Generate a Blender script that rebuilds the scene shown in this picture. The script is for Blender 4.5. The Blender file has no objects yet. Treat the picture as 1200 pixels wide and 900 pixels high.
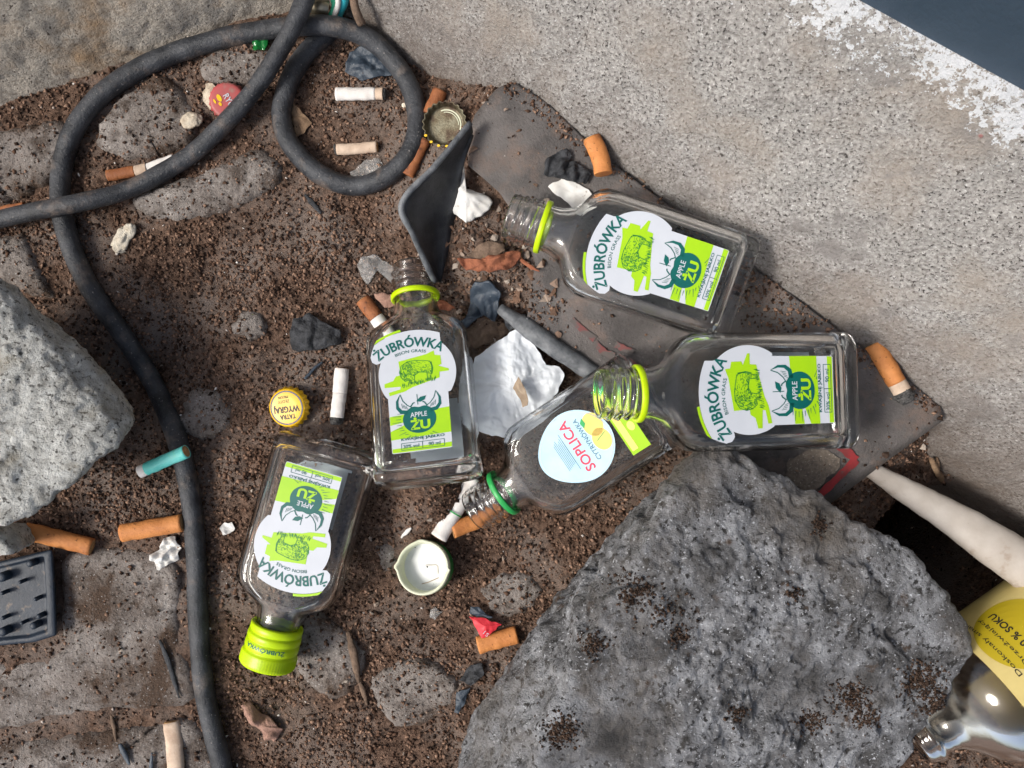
import bpy, bmesh, math, random
import numpy as np
from mathutils import Vector, Matrix
from mathutils.bvhtree import BVHTree

random.seed(7)
rng = np.random.default_rng(7)
R = math.radians
sc = bpy.context.scene
col = sc.collection

# ------------------------------------------------------------------ camera, sky, sun, exposure
D = 0.50                       # camera height over the soil (m)
K = 0.0005                     # metres of soil per photo pixel
cam = bpy.data.objects.new('camera', bpy.data.cameras.new('camera'))
col.objects.link(cam)
cam.location = (0, 0, D)
cam.rotation_euler = (0, 0, 0)
cam.data.sensor_width = 36
cam.data.lens = 36 * D / (1200 * K)
cam.data.clip_start = 0.01
cam.data.clip_end = 100
sc.camera = cam

SUN_EL, SUN_AZ = 46.0, 196.0      # azimuth measured from +X counter-clockwise in plan (where the light comes from)
world = bpy.data.worlds.new('World'); sc.world = world
world.use_nodes = True
wn, wl_ = world.node_tree.nodes, world.node_tree.links
bg = wn['Background']
sky = wn.new('ShaderNodeTexSky'); sky.sky_type = 'NISHITA'
sky.sun_disc = False
sky.sun_elevation = R(SUN_EL)
sky.sun_rotation = R(90 - SUN_AZ)
sky.air_density = 1.0; sky.dust_density = 4.0; sky.ozone_density = 1.0
hs = wn.new('ShaderNodeHueSaturation'); hs.inputs['Saturation'].default_value = 0.75
wl_.new(sky.outputs[0], hs.inputs['Color'])
wl_.new(hs.outputs[0], bg.inputs[0])
bg.inputs[1].default_value = 0.075

sun = bpy.data.objects.new('sun', bpy.data.lights.new('sun', 'SUN'))
col.objects.link(sun)
sun.data.energy = 1.5
sun.data.angle = R(16)
sun.data.color = (1.0, 0.96, 0.9)
sd = Vector((math.cos(R(SUN_EL)) * math.cos(R(SUN_AZ)), math.cos(R(SUN_EL)) * math.sin(R(SUN_AZ)), math.sin(R(SUN_EL))))
sun.rotation_euler = sd.to_track_quat('Z', 'Y').to_euler()
sun.location = sd * 3

sc.view_settings.view_transform = 'Standard'
sc.view_settings.look = 'None'
sc.view_settings.gamma = 1
sc.view_settings.exposure = 1.02
sc.render.engine = 'CYCLES'
cy = sc.cycles
cy.use_denoising = True
cy.max_bounces = 24; cy.transmission_bounces = 24; cy.glossy_bounces = 8; cy.transparent_max_bounces = 16
cy.diffuse_bounces = 4
cy.caustics_refractive = True; cy.caustics_reflective = True
cy.sample_clamp_indirect = 8.0; cy.blur_glossy = 0.3

# ------------------------------------------------------------------ noise
_perm = np.concatenate([np.random.default_rng(3).permutation(256)] * 3)
_grad = np.random.default_rng(4).normal(size=(256, 3)); _grad /= np.linalg.norm(_grad, axis=1)[:, None]
def pnoise(p):
    p = np.asarray(p, float); i = np.floor(p).astype(int); f = p - i; i &= 255
    u = f * f * f * (f * (f * 6 - 15) + 10); out = 0
    for dx in (0, 1):
        for dy in (0, 1):
            for dz in (0, 1):
                h = _perm[_perm[_perm[(i[:, 0] + dx) & 255] + ((i[:, 1] + dy) & 255)] + ((i[:, 2] + dz) & 255)]
                d = f - np.array([dx, dy, dz])
                w = (u[:, 0] if dx else 1 - u[:, 0]) * (u[:, 1] if dy else 1 - u[:, 1]) * (u[:, 2] if dz else 1 - u[:, 2])
                out = out + w * (_grad[h] * d).sum(1)
    return out * 1.5
def fbm(p, octv=4, gain=0.5):
    p = np.asarray(p, float); a, s, o = 1.0, 1.0, 0
    for k in range(octv):
        o = o + a * pnoise(p * s + 17.3 * k); a *= gain; s *= 2.03
    return o
def smooth(a, b, x):
    t = np.clip((x - a) / (b - a), 0, 1); return t * t * (3 - 2 * t)
def xyz(x, y, z=0.0):
    x = np.asarray(x, float); return np.stack([x, np.asarray(y, float), np.zeros_like(x) + z], -1)

# ------------------------------------------------------------------ materials
MATS = {}
def mat(name, c1, c2=None, scale=200, rough=0.7, bump=0.0, bscale=None, spots=(), metal=0.0, spec=0.5, coat=0.0,
        detail=6, lo=0.35, hi=0.65, trans=0.0, ior=1.45, island=False, c3=None, gen='Object', stretch=None, alpha=None, sss=0.0):
    """noise mix of c1..c2 (object space), then spots = (colour, scale, threshold, softness) laid over it"""
    if name in MATS: return MATS[name]
    m = bpy.data.materials.new(name); m.use_nodes = True
    nt = m.node_tree; N, L = nt.nodes, nt.links
    b = N['Principled BSDF']
    tc = N.new('ShaderNodeTexCoord'); src = tc.outputs[gen]
    if stretch:
        mp = N.new('ShaderNodeMapping'); mp.inputs['Scale'].default_value = stretch
        L.new(src, mp.inputs[0]); src = mp.outputs[0]
    def noise(s, det=detail, r=0.6):
        n = N.new('ShaderNodeTexNoise'); n.inputs['Scale'].default_value = s; n.inputs['Detail'].default_value = det
        n.inputs['Roughness'].default_value = r; L.new(src, n.inputs['Vector']); return n
    rp = N.new('ShaderNodeValToRGB')
    rp.color_ramp.elements[0].position = lo; rp.color_ramp.elements[1].position = hi
    rp.color_ramp.elements[0].color = (*c1, 1); rp.color_ramp.elements[1].color = (*(c2 or c1), 1)
    if c3:
        e = rp.color_ramp.elements.new((lo + hi) / 2); e.color = (*c3, 1)
    if island:
        g = N.new('ShaderNodeNewGeometry'); L.new(g.outputs['Random Per Island'], rp.inputs[0])
    else:
        L.new(noise(scale).outputs[0], rp.inputs[0])
    cur = rp.outputs[0]
    for (c, s, th, so) in spots:
        n = noise(s, 5); mr = N.new('ShaderNodeMapRange')
        mr.inputs[1].default_value = th - so; mr.inputs[2].default_value = th + so
        L.new(n.outputs[0], mr.inputs[0])
        mx = N.new('ShaderNodeMix'); mx.data_type = 'RGBA'
        L.new(mr.outputs[0], mx.inputs['Factor']); L.new(cur, mx.inputs['A']); mx.inputs['B'].default_value = (*c, 1)
        cur = mx.outputs['Result']
    L.new(cur, b.inputs['Base Color'])
    b.inputs['Roughness'].default_value = rough; b.inputs['Metallic'].default_value = metal
    b.inputs['Specular IOR Level'].default_value = spec; b.inputs['Coat Weight'].default_value = coat
    b.inputs['Coat Roughness'].default_value = 0.15
    b.inputs['Transmission Weight'].default_value = trans; b.inputs['IOR'].default_value = ior
    if sss:
        b.inputs['Subsurface Weight'].default_value = sss; b.inputs['Subsurface Radius'].default_value = (0.002, 0.002, 0.002); b.inputs['Subsurface Scale'].default_value = 1
    if bump:
        bp = N.new('ShaderNodeBump'); bp.inputs['Strength'].default_value = 1.0; bp.inputs['Distance'].default_value = bump
        L.new(noise(bscale or scale, 8, 0.7).outputs[0], bp.inputs['Height']); L.new(bp.outputs[0], b.inputs['Normal'])
    MATS[name] = m
    return m

DUST = (0.20, 0.155, 0.125)
M_SOIL = mat('soil', (0.050, 0.030, 0.021), (0.225, 0.143, 0.102), 300, 0.95, 0.0026, 520, spots=[((0.23, 0.185, 0.158), 20, 0.545, 0.10), ((0.020, 0.012, 0.008), 420, 0.66, 0.03)], spec=0.2)
M_CRUMB = mat('soil_crumbs', (0.022, 0.013, 0.009), (0.34, 0.215, 0.15), rough=0.85, island=True, c3=(0.135, 0.076, 0.050), lo=0.0, hi=1.0, spec=0.2, bump=0.0006, bscale=1500)
M_DIRT = mat('dark_dirt', (0.016, 0.010, 0.007), (0.10, 0.064, 0.045), rough=0.95, island=True, c3=(0.045, 0.028, 0.020), lo=0.0, hi=1.0, spec=0.2)
M_GRIT = mat('pale_grit', (0.16, 0.12, 0.10), (0.75, 0.72, 0.68), rough=0.8, island=True, c3=(0.30, 0.22, 0.17), lo=0.0, hi=1.0)
M_SLAB = mat('paving_stone', (0.13, 0.104, 0.088), (0.50, 0.455, 0.42), 70, 0.9, 0.0034, 420, spots=[((0.10, 0.066, 0.047), 34, 0.55, 0.08), ((0.06, 0.045, 0.035), 380, 0.62, 0.04), ((0.58, 0.56, 0.54), 700, 0.66, 0.03)], spec=0.3)
M_LEFTROCK = mat('pale_granite', (0.34, 0.33, 0.30), (0.78, 0.78, 0.74), 150, 0.85, 0.003, 450, spots=[((0.10, 0.095, 0.085), 420, 0.60, 0.05), ((0.80, 0.80, 0.77), 500, 0.66, 0.03), ((0.30, 0.26, 0.19), 40, 0.64, 0.08)], lo=0.3, hi=0.7)
M_BIGROCK = mat('grey_rock', (0.085, 0.082, 0.082), (0.44, 0.45, 0.475), 60, 0.72, 0.0050, 280, spots=[((0.045, 0.042, 0.04), 110, 0.62, 0.05), ((0.46, 0.48, 0.52), 13, 0.585, 0.09), ((0.030, 0.028, 0.028), 300, 0.59, 0.04), ((0.66, 0.68, 0.72), 620, 0.63, 0.03), ((0.15, 0.13, 0.11), 14, 0.56, 0.10), ((0.07, 0.066, 0.064), 26, 0.60, 0.08), ((0.10, 0.065, 0.045), 75, 0.68, 0.05)], lo=0.35, hi=0.7)
M_CABLE = mat('black_rubber_cable', (0.016, 0.018, 0.022), (0.060, 0.064, 0.072), 80, 0.38, 0.0008, 500, spots=[(DUST, 70, 0.70, 0.14), ((0.35, 0.32, 0.30), 800, 0.68, 0.03)])
M_PLATE = mat('grey_plastic_tray', (0.048, 0.042, 0.040), (0.125, 0.112, 0.106), 40, 0.5, 0.0008, 600, spots=[((0.16, 0.11, 0.085), 45, 0.64, 0.10), ((0.30, 0.27, 0.24), 1200, 0.74, 0.03)])
M_LIP = mat('dark_tray_lip', (0.018, 0.019, 0.022), (0.06, 0.062, 0.066), 60, 0.4, 0.0003, 900, spots=[((0.2, 0.17, 0.15), 700, 0.72, 0.04)])
M_RIM = mat('pale_tray_rim', (0.06, 0.066, 0.074), (0.20, 0.21, 0.22), 120, 0.5, 0.0004, 900)
M_REDPRINT = mat('faded_red_print', (0.30, 0.018, 0.022), (0.16, 0.02, 0.02), 120, 0.6, spots=[((0.1, 0.07, 0.06), 300, 0.62, 0.06)])
M_REDFADE = mat('worn_red_print', (0.12, 0.045, 0.04), (0.22, 0.03, 0.032), 200, 0.6, spots=[((0.085, 0.072, 0.066), 160, 0.50, 0.05)])
M_SCUFF = mat('scuffed_tray_print', (0.20, 0.165, 0.13), (0.11, 0.09, 0.075), 500, 0.85, spots=[((0.4, 0.36, 0.3), 900, 0.64, 0.04)])
M_LIME = mat('lime_plastic', (0.50, 0.70, 0.0), (0.44, 0.64, 0.0), 100, 0.35, 0.0001, 800, spots=[((0.04, 0.03, 0.02), 900, 0.75, 0.02)], sss=0.15)
M_GREENP = mat('green_plastic', (0.02, 0.28, 0.06), (0.03, 0.36, 0.09), 100, 0.35)
M_LABEL = mat('label_white', (0.555, 0.585, 0.635), (0.52, 0.55, 0.60), 60, 0.38, spots=[((0.05, 0.04, 0.035), 820, 0.755, 0.015)], coat=0.2)
M_LGREEN = mat('label_lime', (0.36, 0.62, 0.005), (0.315, 0.575, 0.005), 60, 0.38, spots=[((0.05, 0.04, 0.035), 820, 0.755, 0.015)], coat=0.2)
M_LDARK = mat('label_dark_green', (0.0, 0.115, 0.10), (0.0, 0.095, 0.085), 60, 0.4)
M_LBISON = mat('label_bison_green', (0.012, 0.16, 0.03), (0.02, 0.22, 0.04), 300, 0.4)
M_LBACK = mat('label_back', (0.60, 0.63, 0.67), (0.54, 0.57, 0.62), 80, 0.5, spots=[((0.75, 0.8, 0.88), 60, 0.62, 0.1)])
M_CONC_L = mat('old_concrete', (0.33, 0.285, 0.235), (0.64, 0.58, 0.50), 420, 0.95, 0.003, 460, spots=[((0.09, 0.07, 0.055), 420, 0.63, 0.04), ((0.72, 0.68, 0.6), 480, 0.66, 0.03), ((0.36, 0.24, 0.14), 18, 0.66, 0.08)])
M_BLUE = mat('dark_blue_wall_paint', (0.022, 0.042, 0.068), (0.038, 0.062, 0.094), 14, 0.55, 0.0006, 260)
M_WHITEP = mat('tissue_white', (0.78, 0.81, 0.83), (0.70, 0.74, 0.78), 60, 0.9)
M_PAPER = mat('torn_paper', (0.74, 0.74, 0.72), (0.60, 0.58, 0.54), 90, 0.8, spots=[((0.25, 0.2, 0.16), 260, 0.70, 0.05)])
M_TAN = mat('tan_paper', (0.42, 0.33, 0.24), (0.30, 0.22, 0.15), 200, 0.85)
M_TIP = mat('orange_tipping_paper', (0.62, 0.25, 0.075), (0.46, 0.165, 0.045), 90, 0.65, 0.0005, 500, spots=[((0.30, 0.11, 0.04), 60, 0.62, 0.08), ((0.16, 0.06, 0.02), 500, 0.655, 0.03)])
M_TIPOLD = mat('soggy_orange_paper', (0.36, 0.13, 0.045), (0.20, 0.065, 0.025), 150, 0.65, 0.0004, 700, spots=[((0.08, 0.035, 0.02), 300, 0.64, 0.06)])
M_CIGW = mat('cigarette_paper', (0.78, 0.76, 0.73), (0.62, 0.58, 0.54), 120, 0.8, 0.0001, 900, spots=[((0.2, 0.13, 0.08), 1100, 0.72, 0.02)])
M_CIGBEIGE = mat('stained_cigarette_paper', (0.66, 0.52, 0.40), (0.46, 0.33, 0.24), 120, 0.8, 0.0002, 900, spots=[((0.14, 0.09, 0.06), 700, 0.70, 0.03)])
M_FILT = mat('filter_end', (0.50, 0.30, 0.14), (0.28, 0.14, 0.05), 500, 0.95, 0.0003, 1500)
M_ASH = mat('charred_ash', (0.012, 0.012, 0.013), (0.12, 0.115, 0.11), 700, 0.95, 0.0006, 1200)
M_TEAL = mat('teal_tipping_paper', (0.10, 0.62, 0.55), (0.22, 0.70, 0.66), 60, 0.45, spots=[((0.25, 0.65, 0.25), 70, 0.62, 0.08)])
M_COAL = mat('charcoal', (0.010, 0.011, 0.013), (0.05, 0.053, 0.06), 250, 0.6, 0.0012, 500)
M_YELCAP = mat('yellow_enamel', (0.86, 0.52, 0.01), (0.80, 0.46, 0.01), 90, 0.35, spots=[((0.16, 0.09, 0.05), 130, 0.70, 0.04)])
M_NAVY = mat('navy_print', (0.016, 0.022, 0.075), None, 90, 0.4)
M_BLACKP = mat('black_print', (0.012, 0.012, 0.012), None, 90, 0.5)
M_REDCAP = mat('dull_red_enamel', (0.44, 0.075, 0.075), (0.34, 0.09, 0.085), 120, 0.5, spots=[((0.30, 0.20, 0.16), 110, 0.62, 0.08)])
M_REDPAPER = mat('red_paper', (0.62, 0.03, 0.045), None, 90, 0.5, spots=[((0.1, 0.05, 0.04), 800, 0.72, 0.03)])
M_RUST = mat('tarnished_tin', (0.20, 0.185, 0.13), (0.11, 0.085, 0.05), 150, 0.45, 0.0004, 700, metal=0.6, spots=[((0.07, 0.045, 0.03), 110, 0.60, 0.06)])
M_CREAMCAP = mat('cream_plastic', (0.66, 0.68, 0.50), (0.60, 0.62, 0.46), 90, 0.4, spots=[((0.06, 0.05, 0.04), 700, 0.73, 0.02)])
M_LINER = mat('cap_liner', (0.78, 0.80, 0.80), (0.68, 0.70, 0.69), 90, 0.5, spots=[((0.05, 0.04, 0.03), 700, 0.715, 0.02), ((0.25, 0.15, 0.10), 200, 0.72, 0.03)])
M_MATRUB = mat('blue_black_rubber', (0.009, 0.016, 0.028), (0.019, 0.030, 0.048), 60, 0.5, 0.0003, 500, spots=[((0.15, 0.115, 0.09), 160, 0.64, 0.06)])
M_SHARD = mat('slate_plastic', (0.022, 0.034, 0.052), (0.06, 0.078, 0.10), 120, 0.4, 0.0004, 600, spots=[((0.3, 0.32, 0.34), 600, 0.70, 0.03)])
M_BARK = mat('orange_bark', (0.36, 0.13, 0.065), (0.22, 0.075, 0.04), 160, 0.9, 0.001, 500, stretch=(1, 1, 1))
M_WOOD = mat('grey_wood', (0.22, 0.15, 0.105), (0.12, 0.08, 0.055), 250, 0.9, 0.0008, 700)
M_PINK = mat('pinkish_scrap', (0.42, 0.25, 0.19), (0.28, 0.16, 0.12), 200, 0.9, 0.001, 500)
M_LEAF = mat('dry_leaf', (0.30, 0.20, 0.12), (0.16, 0.10, 0.06), 160, 0.85, 0.0006, 500)
M_PEBBLE = mat('cream_pebble', (0.66, 0.58, 0.46), (0.42, 0.34, 0.25), 250, 0.85, 0.001, 450, spots=[((0.12, 0.08, 0.05), 300, 0.68, 0.04)])
M_WHSTONE = mat('white_stone', (0.78, 0.72, 0.60), (0.60, 0.52, 0.40), 250, 0.85, 0.0012, 450, spots=[((0.15, 0.09, 0.05), 380, 0.66, 0.03)])
M_PIPE = mat('dirty_white_plastic', (0.50, 0.46, 0.415), (0.38, 0.335, 0.29), 40, 0.5, 0.0002, 600, spots=[((0.22, 0.15, 0.10), 40, 0.68, 0.08), ((0.06, 0.05, 0.04), 700, 0.75, 0.02)])
M_CYAN = mat('cyan_wire', (0.04, 0.45, 0.52), (0.06, 0.52, 0.58), 60, 0.4)
M_GREENW = mat('green_wire', (0.05, 0.48, 0.25), (0.06, 0.52, 0.30), 60, 0.4)
M_BRASS = mat('brass_clamp', (0.42, 0.38, 0.28), (0.28, 0.24, 0.16), 200, 0.35, metal=0.8)
M_GREENGL = mat('green_glass_chip', (0.01, 0.22, 0.04), None, 90, 0.1, trans=0.4)
M_BLUESOP = mat('label_pale_blue', (0.42, 0.66, 0.80), (0.52, 0.72, 0.84), 60, 0.4, spots=[((0.05, 0.04, 0.035), 820, 0.755, 0.015)], coat=0.2)
M_SOPRED = mat('label_red', (0.62, 0.05, 0.10), None, 60, 0.4)
M_SOPNAVY = mat('label_slate', (0.06, 0.16, 0.24), None, 60, 0.4)
M_LEMON = mat('label_lemon', (0.86, 0.72, 0.18), (0.84, 0.60, 0.16), 200, 0.4)
M_MINT = mat('label_green_edge', (0.03, 0.38, 0.10), None, 60, 0.4)
M_CREAMLB = mat('cream_label', (0.60, 0.49, 0.19), (0.54, 0.43, 0.16), 40, 0.5)
M_MUSTARD = mat('mustard_print', (0.42, 0.32, 0.008), None, 40, 0.5)
M_CLEARFILM = mat('clear_film', (0.85, 0.84, 0.82), None, 60, 0.18, 0.0006, 300, trans=0.85, ior=1.3)
def glass(name, c, rough=0.0, ior=1.47, bump=0.00012):
    m = mat(name, c, None, 90, rough, bump, 70, trans=1.0, ior=ior); return m
M_GLASS = glass('clear_glass', (0.985, 0.995, 0.99))
def thin_glass(name, ior):
    m = bpy.data.materials.new(name); m.use_nodes = True; nt = m.node_tree; N, L = nt.nodes, nt.links; N.remove(N['Principled BSDF'])
    t = N.new('ShaderNodeBsdfTransparent'); t.inputs[0].default_value = (0.975, 0.985, 0.98, 1); g = N.new('ShaderNodeBsdfGlossy'); g.inputs['Roughness'].default_value = 0.0
    fr = N.new('ShaderNodeFresnel'); fr.inputs['IOR'].default_value = ior; mx = N.new('ShaderNodeMixShader')
    tc = N.new('ShaderNodeTexCoord'); nz = N.new('ShaderNodeTexNoise'); nz.inputs['Scale'].default_value = 60; L.new(tc.outputs['Object'], nz.inputs['Vector'])
    bp = N.new('ShaderNodeBump'); bp.inputs['Distance'].default_value = 0.0002; L.new(nz.outputs[0], bp.inputs['Height']); L.new(bp.outputs[0], g.inputs['Normal'])
    L.new(fr.outputs[0], mx.inputs[0]); L.new(t.outputs[0], mx.inputs[1]); L.new(g.outputs[0], mx.inputs[2]); L.new(mx.outputs[0], N['Material Output'].inputs[0]); return m
M_PANE = thin_glass('clear_glass_panel', 1.36)
M_GLASS2 = glass('faintly_yellow_glass', (0.985, 0.97, 0.90))

# concrete plinth: band of flaked white paint and red flecks along its top edge
def plinth_material():
    m = mat('plinth_concrete', (0.27, 0.25, 0.235), (0.58, 0.56, 0.535), 520, 0.95, 0.0026, 620,
            spots=[((0.06, 0.052, 0.048), 620, 0.60, 0.03), ((0.76, 0.75, 0.73), 660, 0.63, 0.03), ((0.40, 0.345, 0.295), 20, 0.62, 0.12), ((0.30, 0.28, 0.265), 34, 0.64, 0.06)])
    nt = m.node_tree; N, L = nt.nodes, nt.links; b = N['Principled BSDF']
    old = b.inputs['Base Color'].links[0].from_socket
    at = N.new('ShaderNodeAttribute'); at.attribute_name = 'height'
    tc = N.new('ShaderNodeTexCoord')
    def nz(s, d=4):
        n = N.new('ShaderNodeTexNoise'); n.inputs['Scale'].default_value = s; n.inputs['Detail'].default_value = d; n.inputs['Roughness'].default_value = 0.75
        L.new(tc.outputs['Object'], n.inputs['Vector']); return n.outputs[0]
    def math_(op, a, bb):
        k = N.new('ShaderNodeMath'); k.operation = op
        for i, v in enumerate((a, bb)):
            if isinstance(v, (int, float)): k.inputs[i].default_value = v
            else: L.new(v, k.inputs[i])
        return k.outputs[0]
    def rangem(v, a, bb):
        r = N.new('ShaderNodeMapRange'); r.inputs[1].default_value = a; r.inputs[2].default_value = bb; L.new(v, r.inputs[0]); return r.outputs[0]
    def mix(f, a, c):
        mx = N.new('ShaderNodeMix'); mx.data_type = 'RGBA'; L.new(f, mx.inputs['Factor']); L.new(a, mx.inputs['A']); mx.inputs['B'].default_value = (*c, 1); return mx.outputs['Result']
    # soil splashed on the foot of the plinth
    foot = rangem(math_('SUBTRACT', math_('ADD', at.outputs['Fac'], math_('MULTIPLY', math_('SUBTRACT', nz(60), 0.5), 0.55)), 0.0), 0.55, 0.10)
    c = mix(math_('MULTIPLY', foot, 0.88), old, (0.15, 0.115, 0.092))
    w = math_('ADD', math_('MULTIPLY', math_('SUBTRACT', at.outputs['Fac'], 0.925), 7.0), math_('MULTIPLY', math_('SUBTRACT', nz(300), 0.5), 3.4))
    w = math_('ADD', w, math_('MULTIPLY', math_('SUBTRACT', nz(38), 0.5), 2.0))
    c = mix(rangem(w, 0.30, 0.42), c, (0.78, 0.80, 0.83))
    r = math_('MULTIPLY', rangem(nz(42, 2), 0.66, 0.68), rangem(at.outputs['Fac'], 0.90, 0.92))
    c = mix(r, c, (0.60, 0.05, 0.06))
    L.new(c, b.inputs['Base Color'])
    return m
M_PLINTH = plinth_material()

# ------------------------------------------------------------------ object helpers
WL = {}
def tag(o, label=None, cat=None, group=None, kind=None):
    if label: o['label'] = label
    if cat: o['category'] = cat
    if group: o['group'] = group
    if kind: o['kind'] = kind
    return o
def mesh(name, v, f, m, smooth_=True):
    me = bpy.data.meshes.new(name)
    me.from_pydata(np.asarray(v, float).tolist(), [], [list(q) for q in f]); me.update()
    if m: me.materials.append(m)
    if smooth_: me.polygons.foreach_set('use_smooth', [True] * len(me.polygons))
    return me
def link(name, me, parent=None, loc=(0, 0, 0)):
    o = bpy.data.objects.new(name, me); col.objects.link(o); o.location = loc
    if parent is not None: o.parent = parent
    return o
def mk(name, v, f, m, parent=None, smooth_=True, **t):
    """object from world-space vertices, origin at its own base; parents are unrotated empties or meshes made here"""
    v = np.asarray(v, float)
    c = np.array([v[:, 0].mean(), v[:, 1].mean(), v[:, 2].min()])
    o = link(name, mesh(name, v - c, f, m, smooth_))
    WL[o] = c
    if parent is not None:
        o.parent = parent; o.location = c - WL[parent]
    else: o.location = c
    tag(o, **t); return o
def empty(name, loc, **t):
    o = bpy.data.objects.new(name, None); col.objects.link(o); o.location = loc; o.empty_display_size = 0.02
    WL[o] = np.array(loc, float); tag(o, **t); return o
def solid(o, th, off=0):
    md = o.modifiers.new('thickness', 'SOLIDIFY'); md.thickness = th; md.offset = off; return o
def P(px, py, z=0.0):
    s = K * (D - z) / D; return np.array([(px - 600) * s, (450 - py) * s, z])

# ------------------------------------------------------------------ ground shape
NW = np.array([0.6045, 0.797]); TW = np.array([0.797, -0.6045])     # plinth: normal and run in plan
def dn_(x, y): return x * NW[0] + y * NW[1]
def al_(x, y): return x * TW[0] + y * TW[1]
def tray_z(x, y):
    d = dn_(x, y)
    return 0.019 + 0.19 * np.clip(d - 0.03, -0.03, 0.12) + 0.0012 * np.sin(x * 60 + 1) * np.cos(y * 47)
def bumpg(x, y, px, py, rad, h):
    c = P(px, py); return h * np.exp(-((x - c[0]) ** 2 + (y - c[1]) ** 2) / (rad * K) ** 2)
def ground_z(x, y):
    d, a = dn_(x, y), al_(x, y)
    z = 0.0038 * fbm(xyz(x * 16, y * 16), 3) + 0.0018 * fbm(xyz(x * 70, y * 70, 5), 3) + 0.0007 * pnoise(xyz(x * 320, y * 320, 9))
    m = smooth(0.015, 0.055, d) * smooth(-0.16, -0.09, a) * (1 - smooth(0.185, 0.225, a))
    z = z * (1 - 0.75 * m) + m * (tray_z(x, y) - 0.006)
    z = z + bumpg(x, y, 560, 305, 50, 0.010) + bumpg(x, y, 507, 575, 45, 0.022) + bumpg(x, y, 720, 470, 60, 0.006)
    z = z - bumpg(x, y, 172, 425, 48, 0.018) - 0.20 * np.exp(-(((x - 0.262) ** 2 + ((y + 0.105) * 1.15) ** 2) / 0.043 ** 2) ** 3) - bumpg(x, y, 1210, 800, 130, 0.028)
    return z

def axis(lo, hi, step, far):
    core = np.arange(lo, hi + step / 2, step); s, t, ext = step, hi, []
    while t < far:
        s *= 1.35; t += s; ext.append(t)
    s, t, exl = step, lo, []
    while t > -far:
        s *= 1.35; t -= s; exl.append(t)
    return np.concatenate([np.array(exl[::-1]), core, np.array(ext)])
def grid_mesh(name, X, Y, Z, m):
    ny, nx = X.shape; v = np.stack([X.ravel(), Y.ravel(), Z.ravel()], -1)
    idx = np.arange(nx * ny).reshape(ny, nx)
    q = np.stack([idx[:-1, :-1], idx[:-1, 1:], idx[1:, 1:], idx[1:, :-1]], -1).reshape(-1, 4)
    me = bpy.data.meshes.new(name)
    me.vertices.add(len(v)); me.vertices.foreach_set('co', v.ravel())
    me.loops.add(q.size); me.loops.foreach_set('vertex_index', q.ravel())
    me.polygons.add(len(q)); me.polygons.foreach_set('loop_start', np.arange(len(q)) * 4)
    me.update(calc_edges=True); me.polygons.foreach_set('use_smooth', np.ones(len(q), bool))
    if m: me.materials.append(m)
    return me, v, q
gx, gy = axis(-0.36, 0.36, 0.0017, 6.0), axis(-0.28, 0.28, 0.0017, 6.0)
GX, GY = np.meshgrid(gx, gy)
GZ = ground_z(GX.ravel(), GY.ravel()).reshape(GX.shape)
gme, gv, gq = grid_mesh('ground', GX, GY, GZ, M_SOIL)
ground = link('ground', gme); tag(ground, kind='structure'); WL[ground] = np.zeros(3)
surf_v, surf_f = [gv], [gq.tolist()]
def add_surf(v, f):
    n = sum(len(a) for a in surf_v); surf_v.append(np.asarray(v)); surf_f.append([[i + n for i in q] for q in f])

# ------------------------------------------------------------------ patch shapes
def resample(pts, n, closed=True, jit=0.0, seed=0):
    """Catmull-Rom through pts (k x d), n points evenly spread along the curve"""
    p = np.asarray(pts, float); k = len(p); out = []
    rngs = range(k) if closed else range(k - 1)
    for i in rngs:
        if closed: a, b, c, d = p[(i - 1) % k], p[i], p[(i + 1) % k], p[(i + 2) % k]
        else: a, b, c, d = p[max(i - 1, 0)], p[i], p[i + 1], p[min(i + 2, k - 1)]
        for t in np.linspace(0, 1, 16, endpoint=False):
            out.append(0.5 * ((2 * b) + (-a + c) * t + (2 * a - 5 * b + 4 * c - d) * t * t + (-a + 3 * b - 3 * c + d) * t ** 3))
    out.append(p[0] if closed else p[-1]); out = np.array(out)
    s = np.concatenate([[0], np.cumsum(np.linalg.norm(np.diff(out, axis=0), axis=1))])
    u = np.linspace(0, s[-1], n, endpoint=not closed)
    r = np.stack([np.interp(u, s, out[:, j]) for j in range(p.shape[1])], -1)
    if jit:
        r[:, :2] += jit * np.stack([pnoise(np.stack([r[:, 0] * 180, r[:, 1] * 180, np.full(n, seed + q)], -1)) for q in (0.3, 7.7)], -1)
    return r
def poly_line(pts, n):
    p = np.asarray(pts, float); q = np.vstack([p, p[:1]])
    s = np.concatenate([[0], np.cumsum(np.linalg.norm(np.diff(q, axis=0), axis=1))]); u = np.linspace(0, s[-1], n, endpoint=False)
    return np.stack([np.interp(u, s, q[:, j]) for j in range(p.shape[1])], -1)
def patch(out2, zf, rings=14):
    """polar patch inside a closed 2D outline; zf(x, y, t) gives the height, t = 0 centre .. 1 rim"""
    o = np.asarray(out2)[:, :2]; n = len(o); c = o.mean(0)
    if (o[:, 0] * np.roll(o[:, 1], -1) - o[:, 1] * np.roll(o[:, 0], -1)).sum() < 0: o = o[::-1]
    ts = np.linspace(0, 1, rings + 1)[1:]
    v2 = np.vstack([c[None]] + [c + (o - c) * t for t in ts]); T = np.concatenate([[0]] + [np.full(n, t) for t in ts])
    v = np.stack([v2[:, 0], v2[:, 1], zf(v2[:, 0], v2[:, 1], T)], -1)
    f = [[0, 1 + i, 1 + (i + 1) % n] for i in range(n)]
    for r in range(rings - 1):
        a = 1 + r * n; b = a + n
        f += [[a + i, b + i, b + (i + 1) % n, a + (i + 1) % n] for i in range(n)]
    return v, f
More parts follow.
